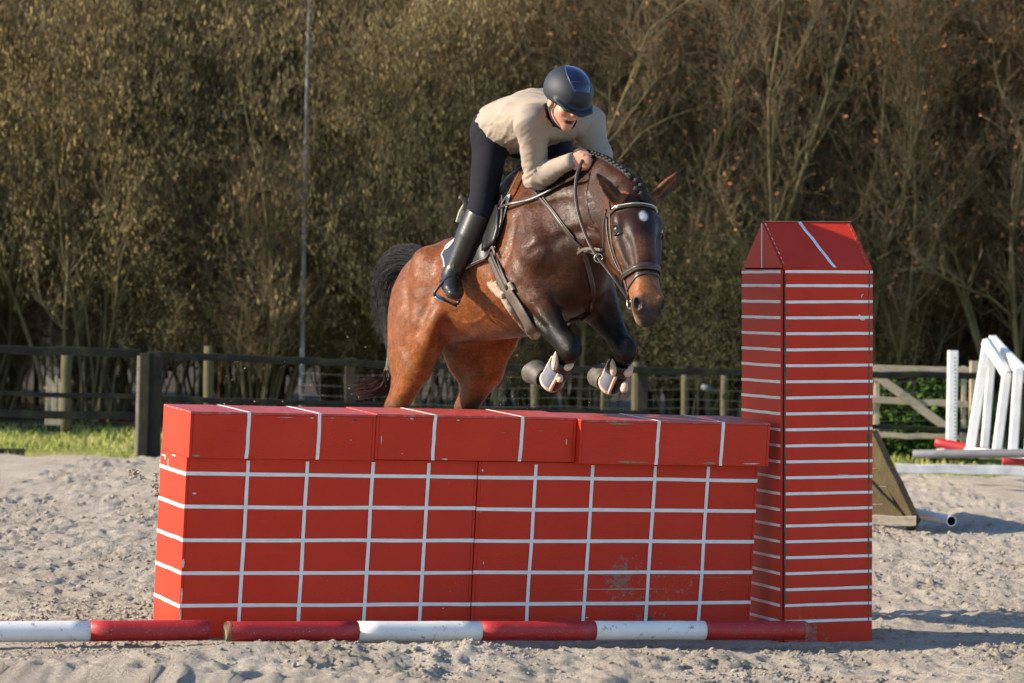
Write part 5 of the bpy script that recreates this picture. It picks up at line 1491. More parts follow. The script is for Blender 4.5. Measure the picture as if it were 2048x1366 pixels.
# hands: palm, four fingers curled round the reins, thumb
def hand(fb, wr, ha, s):
    d = ha-wr; d /= np.linalg.norm(d)
    up = lv((0, 0, 1)); up -= d*(up@d); up /= np.linalg.norm(up)
    sd = np.cross(d, up)                       # towards the rider's right-hand side / outwards
    if sd[1]*s > 0: sd = -sd
    # sd points outwards (away from the neck)
    palm = wr+d*.045
    fb.tube([wr, palm, wr+d*.078], [.026, .040, .040], [.022, .021, .019], sd, .02)
    for k in range(4):
        o = up*(.030-.020*k)
        ln = (.044, .048, .045, .037)[k]; r = (.0098, .0102, .0098, .0086)[k]
        k0 = wr+d*(.080-.004*abs(k-1))+o+sd*.006
        k1 = k0+d*ln*.62-sd*.020
        k2 = k1-d*ln*.20-sd*.026
        k3 = k2-d*ln*.62+sd*.002
        fb.tube([k0-d*.02, k0, k1, k2, k3], [r*1.0, r*1.18, r*.95, r*1.0, r*.85], None, tl, .003)
    t0 = wr+d*.028+up*.026; t1 = t0+d*.030+up*.018-sd*.004; t2 = t1+d*.030-up*.002-sd*.012
    fb.tube([t0, t1, t2], [.014, .0115, .009], None, tl, .010)
    return d, up, sd
fhR = Field(np.minimum(wrR, haR)-.085, np.maximum(wrR, haR)+.085, .003); fhL = Field(np.minimum(wrL, haL)-.085, np.maximum(wrL, haL)+.085, .003)
hR = hand(fhR, wrR, haR, 1); hLf = hand(fhL, wrL, haL, -1)
def skin_color(V):
    c = np.tile(np.array((.52, .25, .17)), (len(V), 1))
    r = V-headc; f_, s_, u_ = r@hf, r@hs, r@hup
    def bl_(c, col, k): return c*(1-k[:, None])+np.array(col)*k[:, None]
    nz = n3(V, 60, 5)
    c = c*(1+.25*nz[:, None])
    head = (np.abs(f_) < .14) & (np.abs(s_) < .12) & (np.abs(u_) < .16)
    c = np.where(head[:, None], bl_(c, (.60, .24, .17), sstep(.035, .012, np.hypot(u_+.03, np.abs(s_)-.042))*.5), c)
    c = np.where(head[:, None], bl_(c, (.50, .20, .16), sstep(.034, .026, np.abs(s_))*sstep(.020, .014, np.abs(u_+.066))*(f_ > .06)*.8), c)
    c = np.where(head[:, None], bl_(c, (.10, .02, .02), sstep(.024, .018, np.abs(s_))*sstep(.011, .008, np.abs(u_+.066))*(f_ > .02)*(f_ < .088)), c)
    c = np.where(head[:, None], bl_(c, (.10, .055, .03), sstep(.010, .004, np.abs(u_-.030))*(np.abs(s_) > .012)*(np.abs(s_) < .052)*(f_ > .06)*.8), c)
    c = np.where(head[:, None], bl_(c, (.03, .02, .015), sstep(.012, .008, np.hypot(np.abs(s_)-.031, u_-.006))*(f_ > .075)), c)
    c = np.where(head[:, None], bl_(c, (.30, .17, .12), sstep(-.055, -.085, u_)*(f_ > .0)*.35), c)
    c = np.where(head[:, None], bl_(c, (.055, .032, .018), sstep(-.005, -.03, f_+.25*u_)*sstep(-.085, -.05, u_)*(np.abs(s_) < .078)), c)
    return c
def skin_mat():
    m, nt, b = new_mat('skin')
    a = nt.nodes.new('ShaderNodeAttribute'); a.attribute_name = 'coat'
    nt.links.new(a.outputs['Color'], b.inputs['Base Color'])
    b.inputs['Roughness'].default_value = 0.48
    b.inputs['Subsurface Weight'].default_value = 0.12
    b.inputs['Subsurface Radius'].default_value = (.01, .004, .002)
    bump(nt, b, noise_tex(nt, coords(nt), 260, 3), .12, .002)
    return m
M_SKIN = skin_mat()
field_obj('body', fb, M_SKIN, person, 1, skin_color)
field_obj('hand', fhR, M_SKIN, person, 1, skin_color); field_obj('hand', fhL, M_SKIN, person, 1, skin_color)
bm = bmesh.new(); bmesh.ops.create_cube(bm, size=1)
for v in bm.verts: v.co = Vector(hd(.082+v.co.x*.006, v.co.y*.030, -.0585+v.co.z*.006))
bmesh.ops.bevel(bm, geom=bm.edges[:], offset=.002, segments=2, affect='EDGES')
bm_obj('teeth', bm, simple_mat('teeth', (.7, .66, .58), .3), person, True)
# --- jersey
def ripple(fld, c, r, axis, freq, amp, seed, ph=0):
    """cloth creases across an axis inside a soft ball"""
    c = np.array(c); sl, g = fld._sub(c-r, c+r)
    a = np.array(axis, float); a /= np.linalg.norm(a)
    q_ = [g[i]-c[i] for i in range(3)]
    d2 = (q_[0]**2+q_[1]**2+q_[2]**2)/(r*r)
    t = q_[0]*a[0]+q_[1]*a[1]+q_[2]*a[2]
    b = np.cross(a, (.3, .5, .8)); b /= np.linalg.norm(b)
    u = q_[0]*b[0]+q_[1]*b[1]+q_[2]*b[2]
    w = np.clip(1-d2, 0, 1)**1.5
    fld.D[sl] += (amp*w*(1-2*np.abs(np.sin(.5*(freq*t+2.2*np.sin(u*10+seed)+ph)))**.6)*(.55+.45*np.sin(u*17+seed*2))).astype(np.float32)
fs = Field(lo, hi, 0.006)
hem = pelvis*.62+waist*.38
fs.tube([hem, waist, waist*.5+chest*.5, chest, shm], [.125, .118, .122, .128, .085], [.160, .152, .165, .180, .15], tl, .05)
fs.tube([chest+np.array([.0, .0, .03]), shm+np.array([.0, .0, .015])], [.085, .07], [.15, .15], tl, .05)
fs.tube([shR, shL], [.062, .062], None, tl, .06)
for a, e, w in ((shR, elR, wrR), (shL, elL, wrL)):
    m_ = (a+e)/2
    fs.tube([a, m_, e], [.070, .062, .050], None, tl, .05)
    fs.tube([e, e*.55+w*.45, w+(w-e)/np.linalg.norm(w-e)*.0], [.050, .047, .035], None, tl, .03)
fs.tube([shm, shm*.7+headc*.3], [.072, .066], None, tl, .03)
fs.tube([shm*.60+headc*.40, headc], [.074, .080], None, tl, .008, 'sub')
M_JERSEY = simple_mat('beige_knit', (0.30, 0.25, 0.205), 0.85, 0.07, 10, 0.25, 420, spec=0.15, bdist=0.002)
def cloth_warp(V):
    """loose knit: sharp-crested folds running along the trunk and wound round the sleeves"""
    def seg(P, Q):
        e = Q-P; t = np.clip(((V-P)@e)/(e@e), 0, 1); return np.linalg.norm(V-P-t[:, None]*e, axis=1), t
    def crest(a, b, sd): return 1-2.4*np.abs(vnoise(a, b, sd))
    ax = (shm-pelvis)/np.linalg.norm(shm-pelvis); sx = np.cross(ax, tl); sx /= np.linalg.norm(sx); sy = np.cross(sx, ax)
    al, a1, a2 = (V-pelvis)@ax, (V-pelvis)@sx, (V-pelvis)@sy
    ang = np.arctan2(a1, a2)
    d_ = .0095*crest(ang*2.6+al*5, al*4+ang, 501)+.005*crest(ang*5+al*9, al*9, 503)
    out = a1[:, None]*sx+a2[:, None]*sy
    ctr_w = np.ones(len(V))
    for k, (a, e, w) in enumerate(((shR, elR, wrR), (shL, elL, wrL))):
        du, tu = seg(a, e); dl, tl_ = seg(e, w)
        up_ = (du < dl); dist = np.minimum(du, dl); m = (dist < .085) & ((tu > .22) | ~up_)
        t = np.where(up_, tu*.29, .29+tl_*.26)
        c = np.where(up_[:, None], a+(e-a)*tu[:, None], e+(w-e)*tl_[:, None]); r = V-c
        axx = np.where(up_[:, None], (e-a)/np.linalg.norm(e-a), (w-e)/np.linalg.norm(w-e))
        ref = np.array((0, 1., 0)); b1 = np.cross(axx, ref); b1 /= np.linalg.norm(b1, axis=1, keepdims=True); b2 = np.cross(axx, b1)
        an = np.arctan2((r*b1).sum(1), (r*b2).sum(1))
        near_el = np.exp(-((t-.31)/.10)**2)
        amp = .004+.0105*near_el
        dv = amp*crest(t*26+1.1*np.sin(an+k), an*.55+t*3, 511+k)+.0018*crest(t*60, an*1.2, 515+k)
        d_ = np.where(m, dv, d_); out = np.where(m[:, None], r, out)
    out /= np.linalg.norm(out, axis=1, keepdims=True)+1e-9
    return V+out*d_[:, None]
field_obj('jersey', fs, M_JERSEY, person, 1, None, cloth_warp)
for w, e, h_ in ((wrR, elR, hR), (wrL, elL, hLf)):
    d = Vector((w-e)/np.linalg.norm(w-e))
    V, Fc = tube_geo([Vector(w)-d*.010, Vector(w)+d*.012, Vector(w)+d*.034, Vector(w)+d*.037, Vector(w)+d*.034], [.037, .0385, .036, .033, .028], 24, False)
    mesh_obj('cuff', V, Fc, M_JERSEY, person, True)
# dark collar inside the neckline
M_COLLAR = simple_mat('navy_collar', (0.012, 0.013, 0.020), 0.7)
V, Fc = tube_geo([Vector(shm*.88+headc*.12), Vector(shm*.70+headc*.30), Vector(shm*.56+headc*.44), Vector(shm*.44+headc*.56)], [.074, .071, .068, .063], 26, False)
mesh_obj('collar', V, Fc, M_COLLAR, person, True)
# --- breeches
ft = Field(lo, hi, 0.006)
ft.tube([hipR*.5+hipL*.5+np.array([.0, 0, -.01]), pelvis*.62+waist*.38+np.array([.01, 0, -.005])], [.112, .108], [.155, .148], tl, .05)
for s, h_, k_, a_ in ((-1, hipR, knR, anR), (1, hipL, knL, anL)):
    ft.ell(h_+np.array([-.02, 0, .015]), (.10, .085, .10), None, .06)
    ft.tube([h_, (h_*.55+k_*.45), k_*.85+h_*.15, k_], [.108, .098, .076, .070], [.085, .078, .066, .062], (.3, 1, 0), .05)
    ft.tube([k_, k_*.72+a_*.28], [.066, .060], None, tl, .03)
    ripple(ft, k_*.8+h_*.2, .12, k_-h_, 150, .004, 3)
    ripple(ft, h_, .14, (k_-h_)+np.array([.2, 0, 0]), 110, .006, 6)
M_BREECH = simple_mat('navy_breeches', (0.007, 0.0075, 0.0135), 0.85, 0.12, 12, 0.15, 300, spec=0.2, bdist=0.002)
field_obj('breeches', ft, M_BREECH, person, 1)
seam = [Vector(h) for h in (hipR+np.array([-.04, -.075, .09]), hipR+np.array([-.06, -.085, -.02]), hipR*.5+knR*.5+np.array([-.075, -.035, 0]), knR+np.array([-.055, -.035, .02]))]
# --- tall boots
M_BOOT = simple_mat('black_boot_leather', (0.014, 0.013, 0.013), 0.33, 0.3, 20, 0.12, 90, spec=0.5)
fo = Field(np.array([knR, anR]).min(0)-.30, np.array([knR, anR]).max(0)+.26, 0.0055)
shin = anR-knR; shin /= np.linalg.norm(shin)
topb = knR+shin*.030
toe_dir = lv((.18, -.86, -.42)); toe_dir /= np.linalg.norm(toe_dir)
heel = anR+shin*.055-toe_dir*.045
toe = anR+shin*.060+toe_dir*.165
sdv = np.cross(toe_dir, shin); sdv /= np.linalg.norm(sdv)
def tall_boot(fld, top, an, hl_, to, sv, leg):
    fld.tube([top, top*.62+an*.38, top*.2+an*.8, an, an+leg*.02], [.080, .076, .058, .050, .050], [.072, .068, .054, .048, .048], sv, .02)
    fld.tube([hl_, an+leg*.045, (hl_+to)*.5+leg*.0, to*.8+hl_*.2, to], [.038, .046, .046, .040, .030], [.038, .044, .048, .052, .040], sv, .03)
    for k in range(3):
        ripple(fld, an-leg*(.01+.02*k), .05, leg, 170, .0032, k)
tall_boot(fo, topb, anR, heel, toe, sdv, shin)
# hollow the boot top
fo.tube([topb-shin*.12, topb+shin*.03], [.070, .068], [.063, .061], sdv, .004, 'sub')
sl, g = fo._sub(fo.lo, fo.lo+fo.h*fo.n)
tn = shin+lv((0, .0, .0))
fo.D[sl] = np.maximum(fo.D[sl], -((g[0]-topb[0])*tn[0]+(g[1]-topb[1])*tn[1]+(g[2]-topb[2])*tn[2])-.01).astype(np.float32)
bootR = field_obj('riding_boot', fo, M_BOOT, person, 1)
bl_obj = bootR.copy(); bl_obj.data = bootR.data.copy(); C.objects.link(bl_obj); bl_obj.parent = person
bl_obj.data.transform(Matrix.Scale(-1, 4, (0, 1, 0))); bl_obj.data.flip_normals()
M_TAN = simple_mat('tan_strap_leather', (0.20, 0.14, 0.10), 0.55, 0.2, 40)
M_BEIGE = simple_mat('beige_elastic', (0.48, 0.43, 0.33), 0.8, 0.2, 60)
M_SPUR = simple_mat('dull_silver', (0.45, 0.44, 0.42), 0.3, 0.1, 20, metal=1.0)
bk = lv((-.95, .05, 0)); bk -= shin*(bk@shin); bk /= np.linalg.norm(bk)
strap('boot_pull_tab', [Vector(topb+bk*.074+shin*.01), Vector(topb+bk*.086-shin*.030), Vector(topb+bk*.125-shin*.045)], .030, .006, M_TAN, bootR, tuple(sdv), sm=4)
strap('elastic_panel', [Vector(topb+bk*.078-shin*.012), Vector(topb+bk*.080+shin*.03), Vector(topb+bk*.074+shin*.075)], .036, .005, M_BEIGE, bootR, tuple(sdv), sm=4)
V, Fc = tube_geo([Vector(heel*.9+toe*.1-toe_dir*.0+shin*.036), Vector(heel*.5+toe*.5+shin*.034), Vector(toe*.97+heel*.03+shin*.024)], None, 10, True, [(.012, .040), (.010, .044), (.009, .034)], tuple(shin))
mesh_obj('sole', V, Fc, M_BOOT, bootR, True)
# --- helmet
fhm = Field(headc-.20, headc+.22, 0.0042)
fhm.ell(hd(-.008, 0, .058), (.138, .113, .112), (hf, hs, hup), .0)
fhm.ell(hd(-.010, 0, .030), (.112, .090, .100), (hf, hs, hup), .006, 'sub')
# cut along a slanted rim
rim_n = hup*.97+hf*.0; sl, g = fhm._sub(fhm.lo, fhm.lo+fhm.h*fhm.n)
qx = [g[i]-hd(0, 0, .006)[i] for i in range(3)]
nn = hup*.985+hf*.06
fhm.D[sl] = np.maximum(fhm.D[sl], -(qx[0]*nn[0]+qx[1]*nn[1]+qx[2]*nn[2])).astype(np.float32)
fhm.tube([hd(.072, -.092, .024), hd(.125, -.058, .006), hd(.150, 0, -.004), hd(.125, .058, .006), hd(.072, .092, .024)], [.014, .024, .028, .024, .014], [.0075, .0085, .0085, .0085, .0075], hup, .02)     # peak
M_HELM = simple_mat('matt_dark_shell', (0.008, 0.012, 0.022), 0.62, 0.2, 60, 0.15, 300)
helm = field_obj('helmet', fhm, M_HELM, person, 3)
BV_HM = bvh_of(helm)
def on_helm(f_, s_, u_, off):
    o = Vector(hd(-.008, 0, .058)); d = (Vector(hd(f_, s_, u_))-o).normalized()
    loc, n_, _, _ = BV_HM.ray_cast(o+d*.3, -d)
    return (loc+d*off) if loc is not None else Vector(hd(f_, s_, u_))
M_NAVY = simple_mat('gloss_navy_panel', (0.005, 0.007, 0.035), 0.22, 0.1, 10, coat=0.6)
M_TRIM = simple_mat('navy_trim', (0.035, 0.05, 0.13), 0.35, 0.1, 10)
# centre panel runs from the peak over the crown, widest on top
nu, nv = 16, 9; V = []; Fc = []
for i in range(nu):
    t = i/(nu-1); an = rad(18+100*t)
    w = .024+.058*math.sin(math.pi*min(1, .10+t*.92))**.8
    for j in range(nv):
        s_ = (j/(nv-1)*2-1)*w
        V.append(on_helm(-.008+.14*math.cos(an), s_, .058+.14*math.sin(an), .0022))
for i in range(nu-1):
    for j in range(nv-1): Fc.append((i*nv+j, i*nv+j+1, (i+1)*nv+j+1, (i+1)*nv+j))
mesh_obj('helmet_panel', V, Fc, M_NAVY, helm, True)
for j in (0, nv-1): rope('helmet_trim', [V[i*nv+j] for i in range(nu)], .0028, M_TRIM, helm, 6, 2)
rope('helmet_trim', [V[j] for j in range(nv)], .0034, M_TRIM, helm, 6, 2)
rope('helmet_trim', [V[3*nv+j] for j in range(nv)], .0022, M_TRIM, helm, 6, 2)
M_STRAPB = simple_mat('black_webbing', (0.016, 0.014, 0.012), 0.6, 0.2, 80)
for s in (-1, 1):
    jaw = Vector(hd(.045, s*.058, -.092))
    strap('chin_strap', [Vector(hd(-.045, s*.082, .015)), Vector(hd(.0, s*.079, -.045)), jaw, Vector(hd(.062, s*.020, -.118))], .012, .003, M_STRAPB, helm, tuple(hf), sm=5)
    strap('chin_strap', [Vector(hd(.030, s*.082, .022)), Vector(hd(.012, s*.077, -.03)), Vector(hd(.012, s*.075, -.055))], .010, .003, M_STRAPB, helm, tuple(hf), sm=4)
# ================================================================== saddle, bridle and other tack
M_LBLK = simple_mat('black_saddle_leather', (0.012, 0.011, 0.011), 0.38, 0.25, 20, 0.15, 120, spec=0.45)
M_LBRN = simple_mat('dark_brown_leather', (0.040, 0.024, 0.018), 0.36, 0.25, 30, 0.2, 150, spec=0.5)
M_LGRY = simple_mat('worn_grey_leather', (0.085, 0.064, 0.052), 0.5, 0.25, 40, 0.2, 150)
M_PADN = simple_mat('navy_saddle_cloth', (0.012, 0.016, 0.032), 0.8, 0.2, 80, 0.4, 160)
M_PADW = simple_mat('white_piping', (0.62, 0.62, 0.64), 0.7, 0.1, 40)
M_FLEECE = simple_mat('sheepskin', (0.27, 0.21, 0.155), 0.95, 0.35, 60, 0.9, 130)
M_FLEECEP = simple_mat('cream_fleece', (0.50, 0.39, 0.30), 0.95, 0.2, 60, 0.6, 130)
M_STEEL = simple_mat('bit_steel', (0.55, 0.54, 0.52), 0.22, 0.1, 20, metal=1.0)
def side_y(x, z, s, off):
    loc, n_, _, _ = BVH_H.ray_cast(Vector((x, s*1.2, z)), Vector((0, -s, 0)))
    if loc is None: return None
    return loc.y+s*off
def side_patch(name, poly, off, th, mat, parent, s=-1, n=18):
    """leather or cloth panel lying on the flank; poly lists (x, z) corners as left and right edges from top to bottom"""
    V, Fc = [], []
    m = len(poly)
    rows = []
    for i in range(n):
        t = i/(n-1)*(m-1); k = min(m-2, int(t)); f_ = t-k
        a = [poly[k][c]+(poly[k+1][c]-poly[k][c])*f_ for c in range(4)]
        rows.append(a)
    for layer in (0, 1):
        for (x0, z0, x1, z1) in rows:
            for j in range(n):
                u = j/(n-1); x = x0+(x1-x0)*u; z = z0+(z1-z0)*u
                y = side_y(x, z, s, off+(th if layer == 0 else 0))
                V.append((x, y if y is not None else s*.12, z))
    N = n*n
    for i in range(n-1):
        for j in range(n-1):
            a, b, c, d = i*n+j, i*n+j+1, (i+1)*n+j+1, (i+1)*n+j
            Fc.append((a, b, c, d)); Fc.append((N+d, N+c, N+b, N+a))
    edge = [j for j in range(n)]+[i*n+n-1 for i in range(1, n)]+[(n-1)*n+j for j in range(n-2, -1, -1)]+[i*n for i in range(n-2, 0, -1)]
    for a, b in zip(edge, edge[1:]+edge[:1]): Fc.append((a, b, b+N, a+N))
    o = mesh_obj(name, V, Fc, mat, parent, True)
    bm = bmesh.new(); bm.from_mesh(o.data); bmesh.ops.recalc_face_normals(bm, faces=bm.faces); bm.to_mesh(o.data); bm.free()
    return o, [Vector(V[e]) for e in edge]
pad = empty('saddle_cloth'); pad.matrix_world = H_MAT
tag(pad, 'navy saddle cloth with white piping and round badge behind the rider\'s boot', 'saddle cloth')
pc = on_horse(899, 492, 0); pb = on_horse(965, 522, 0)
PADP = [(-.52, -.11, .08, -.10), (pc.x+.02, -.20, .07, -.20), (pc.x, pc.z+.01, .03, -.30), (pc.x+.005, pc.z-.05, -.02, pb.z+.06), (pc.x+.06, pc.z-.09, -.06, pb.z+.02), (pc.x+.13, pb.z-.005, -.10, pb.z)]
for s in (-1, 1):
    o, ed = side_patch('cloth_side', PADP, .004, .007, M_PADN, pad, s, 22)
    rope('piping', ed+[ed[0]], .0040, M_PADW, o, 6, 1)
    if s == -1:
        bc = on_horse(905, 490, .014); rng2 = [bc+Vector((.045*math.cos(a), 0, .045*math.sin(a))) for a in np.linspace(0, 2*math.pi, 17)]
        rope('badge_ring', [near_horse(p_, .0135) for p_ in rng2], .0042, M_PADW, o, 6, 1)
        for (dx, dz) in ((-.012, .010), (.008, .014), (-.004, -.008), (.012, -.014)):
            rope('badge_emblem', [near_horse(bc+Vector((dx-.008, 0, dz-.006)), .0135), near_horse(bc+Vector((dx+.008, 0, dz+.008)), .0135)], .0045, M_PADW, o, 6, 0)
saddle = empty('saddle'); saddle.matrix_world = H_MAT
tag(saddle, 'black jumping saddle under the rider with flaps and girth', 'saddle')
fsd = Field((-.72, -.28, -.26), (.12, .28, .18), .008)
fsd.tube([(.0, 0, .035), (-.10, 0, -.005), (-.20, 0, -.02), (-.31, 0, -.005), (-.40, 0, .03)], [.045, .04, .04, .042, .03], [.07, .085, .105, .125, .12], Y, .03)
for s in (-1, 1):
    fsd.tube([(-.02, s*.07, -.015), (-.22, s*.12, -.09), (-.40, s*.12, -.07)], [.055, .06, .06], [.045, .05, .05], Y, .05)
fsd.tube([(.0, -.07, -.01), (.02, 0, .055), (.0, .07, -.01)], [.036, .038, .036], None, Y, .03)
fsd.tube([(.07, 0, .0), (-.05, 0, .01)], [.03, .035], [.07, .08], Y, .04)
for s in (-1, 1): fsd.tube([(.06, s*.06, -.03), (.04, s*.11, -.12), (-.10, s*.14, -.13)], [.022, .022, .02], None, Y, .04)
field_obj('seat', fsd, M_LBLK, saddle, 2)
for s in (-1, 1):
    FLP = [(-.34, -.10, .00, -.06), (-.34, -.18, .06, -.15), (-.33, -.26, .085, -.23), (-.31, -.31, .06, -.31), (-.28, -.355, -.0, -.355), (-.24, -.38, -.07, -.38)]
    o, ed = side_patch('flap', FLP, .020, .008, M_LBLK, saddle, s, 20)
    rope('flap_edge', ed[20:60], .0045, M_LGRY if s < 0 else M_LBLK, o, 6, 1)
    KB = [(-.10, -.13, .015, -.13), (-.09, -.2, .055, -.19), (-.08, -.28, .075, -.27), (-.08, -.34, .05, -.34)]
    side_patch('knee_block', KB, .027, .016, M_LBLK, saddle, s, 10)
# stirrup leather and iron (right side in view; left mirrored)
iron_c = Vector(heel*.45+toe*.55+shin*.05)
def stirrup(sy):
    Mx = lambda p: Vector((p[0], p[1]*sy, p[2]))
    o = strap('stirrup_leather', [Mx(v) for v in (near_horse((-.17, -.3, -.16), .040), near_horse((-.22, -.3, -.30), .045), Vector(anR+np.array((.045, -.012, .07))), Vector(anR+np.array((.035, -.03, .0))), iron_c-Vector(shin)*.105)], .026, .006, M_LBLK, saddle, tuple(toe_dir), sm=5)
    a, b = Vector(sdv), Vector(shin)
    ring = [iron_c-b*.100, iron_c-b*.075+a*.038, iron_c-b*.01+a*.062, iron_c+b*.028+a*.060, iron_c+b*.032, iron_c+b*.028-a*.060, iron_c-b*.01-a*.062, iron_c-b*.075-a*.038, iron_c-b*.100]
    i = rope('stirrup_iron', [Mx(p) for p in ring], .0075, M_LBLK, saddle, 8, 5)
    t_ = Vector(toe_dir)
    V, Fc = tube_geo([Mx(iron_c+b*.030-a*.058), Mx(iron_c+b*.030+a*.058)], None, 10, True, [(.032, .007)]*2, tuple(Mx(t_)))
    mesh_obj('tread', V, Fc, M_SPUR, i, True)
stirrup(1); stirrup(-1)
# girth with sheepskin lining
gpx = [(984, 505), (1000, 545), (1016, 578), (1034, 606), (1052, 634), (1070, 660), (1083, 684)]
gp3 = [on_horse(a, b, .012) for a, b in gpx]
bot = near_horse((gp3[-1].x, 0, -.8), .012)
gp3 += [near_horse((gp3[-1].x-.01, -.10, -.76), .012), bot, near_horse((gp3[-1].x-.01, .12, -.76), .012), near_horse((gp3[-1].x-.02, .24, -.62), .012), near_horse((gp3[-1].x-.05, .30, -.40), .012)]
strap('girth', gp3, .070, .012, M_LGRY, saddle, (1, 0, .18), sm=5)
def fluffy(name, pts, r, mat, parent, seed=0, amp=.35, n=12, sm=10):
    pp = smooth_pts(pts, sm); V, Fc = tube_geo(pp, [r]*len(pp), n)
    out = []
    for i, v in enumerate(V):
        c = pp[min(len(pp)-1, i//n)]; k = 1+amp*mnoise.noise((v.x*70, v.y*70+seed, v.z*70))+amp*.6*mnoise.noise((v.x*170, v.y*170, v.z*170+seed))
        out.append(c+(v-c)*k)
    return mesh_obj(name, out, Fc, mat, parent, True)
gL = [on_horse(a, b, .012) for a, b in ((996, 566), (1012, 596), (1030, 622), (1050, 648), (1068, 668), (1078, 686))]
fluffy('sheepskin_edge', gL, .017, M_FLEECE, saddle, 1)
fluffy('sheepskin_edge', [on_horse(a, b, .010) for a, b in ((986, 568), (1000, 582), (1014, 592))], .022, M_FLEECE, saddle, 2)
fluffy('sheepskin_edge', [on_horse(a, b, .010) for a, b in ((1022, 565), (1030, 580))], .011, M_FLEECE, saddle, 3)
strap('girth_strap', [on_horse(a, b, .020) for a, b in ((978, 470), (990, 508), (1002, 540), (1020, 575))], .022, .004, M_LBRN, saddle, (1, 0, .18), sm=4)
strap('girth_strap', [on_horse(a, b, .020) for a, b in ((966, 510), (985, 505), (998, 498))], .028, .008, M_LBLK, saddle, (0, 0, 1), sm=4)
# breastplate
bp_ = empty('breastplate'); bp_.matrix_world = H_MAT
tag(bp_, 'dark leather breastplate crossing the horse\'s shoulder and chest', 'breastplate')
sref = (.7, -.2, .7)
strap('shoulder_strap', [on_horse(a, b, .006) for a, b in ((1066, 380), (1080, 398), (1100, 420), (1122, 450), (1148, 482), (1168, 500))], .020, .006, M_LBRN, bp_, (.6, 0, .6), sm=5)
strap('shoulder_strap', [on_horse(a, b, .007) for a, b in ((1072, 376), (1088, 398), (1108, 424), (1130, 453), (1150, 478))], .010, .004, M_LGRY, bp_, (.6, 0, .6), sm=5)
strap('saddle_strap', [on_horse(a, b, .03) for a, b in ((1046, 352), (1030, 386), (1012, 416), (998, 446), (992, 478), (1000, 512))], .018, .006, M_LGRY, bp_, (.8, 0, .3), sm=5)
strap('chest_strap', [on_horse(a, b, .008) for a, b in ((1168, 500), (1178, 540), (1184, 580), (1184, 620))], .024, .006, M_LBRN, bp_, (0, 1, 0), sm=5)
strap('chest_strap', [on_horse(a, b, .010) for a, b in ((1140, 647), (1152, 642), (1166, 634), (1182, 624))], .022, .006, M_LBRN, bp_, (0, .3, 1), sm=5)
strap('martingale_fork', [on_horse(1168, 503, .012), hl(1178, 503, 15.32), hl(1198, 512, 15.20)], .016, .004, M_LGRY, bp_, (0, 0, 1), sm=4)
strap('martingale_fork', [on_horse(1156, 506, .012), hl(1170, 498, 15.30), hl(1205, 500, 15.18)], .016, .004, M_LGRY, bp_, (0, 0, 1), sm=4)
strap('martingale_fork', [on_horse(1158, 496, .012), on_horse(1164, 502, .016), on_horse(1170, 510, .016)], .022, .006, M_LGRY, bp_, (1, 0, 0), sm=4)
# bridle
brd = empty('bridle'); brd.matrix_world = H_MAT
tag(brd, 'dark brown bridle with padded noseband, beaded browband and reins', 'bridle')
def head_ring(name, u0, tilt, w, t, off, mat, a0=-180, a1=180, n=40):
    """band round the head at distance u0 below the poll; tilt lowers the front"""
    pts = []
    for i in range(n+1):
        an = rad(a0+(a1-a0)*i/n)
        c = Vector(hp(u0, 0, -.06)); d = Vector(lat)*math.sin(an)+Vector(hn)*math.cos(an)+Vector(hu)*(tilt*math.cos(an))
        loc, n_, _, _ = BVH_H.ray_cast(c+d*.35, -d)
        if loc is None or (loc-c).length > .24: loc = c+d*.12
        pts.append(loc+d.normalized()*off)
    V, Fc = tube_geo(pts, None, 10, True, [(w/2, t/2)]*len(pts), tuple(hu))
    return mesh_obj(name, V, Fc, mat, brd, True), pts
head_ring('noseband', .385, .02, .036, .012, .007, M_LBRN)
head_ring('noseband_padding', .385, .02, .018, .017, .008, M_LBRN)
fl_, fpts = head_ring('flash_strap', .455, -.34, .015, .005, .004, M_LBRN)
bb, bpts = head_ring('browband', .062, .05, .022, .008, .006, M_LBRN, -92, 92)
M_BEAD = simple_mat('silver_beads', (0.62, 0.58, 0.48), 0.25, 0.2, 200, metal=0.9)
bead_pts = smooth_pts([p+(p-Vector(hp(.06, 0, -.06))).normalized()*.004-Vector(hu)*.004 for p in bpts[4:-4]], 2)
bmb = bmesh.new()
for p_ in bead_pts: bmesh.ops.create_icosphere(bmb, subdivisions=1, radius=.0042, matrix=Matrix.Translation(p_))
bm_obj('bead_row', bmb, M_BEAD, bb, True)
for s in (-1, 1):
    def hsurf(u, n, off=.006):
        c = Vector(hp(u, 0, n)); d = Vector(lat)*s
        loc, n_, _, _ = BVH_H.ray_cast(c+d*.35, -d)
        return (loc if loc is not None else c+d*.1)+d*off
    strap('cheekpiece', [hsurf(-.03, -.085), hsurf(.05, -.070), hsurf(.14, -.078), hsurf(.24, -.088), hsurf(.34, -.085), hsurf(.44, -.078), hsurf(.485, -.080)], .019, .005, M_LBRN, brd, tuple(hn), sm=4)
    strap('cheekpiece', [hsurf(.06, -.100), hsurf(.16, -.115), hsurf(.28, -.108), hsurf(.37, -.090)], .014, .005, M_LBRN, brd, tuple(hn), sm=4)
    strap('throat_lash', [hsurf(.02, -.10), hsurf(.10, -.15), hsurf(.20, -.22, .0), Vector(hp(.24, 0, -.265))], .013, .004, M_LBRN, brd, tuple(hn), sm=4)
    bc = hsurf(.505, -.085, .008)
    rr_ = [bc+Vector(hu)*(.036*math.cos(a))+Vector(hn)*(.036*math.sin(a)) for a in np.linspace(0, 2*math.pi, 15)]
    rope('bit_ring', rr_, .0036, M_STEEL, brd, 8, 2)
    if s < 0: bitR = bc
    else: bitL = bc
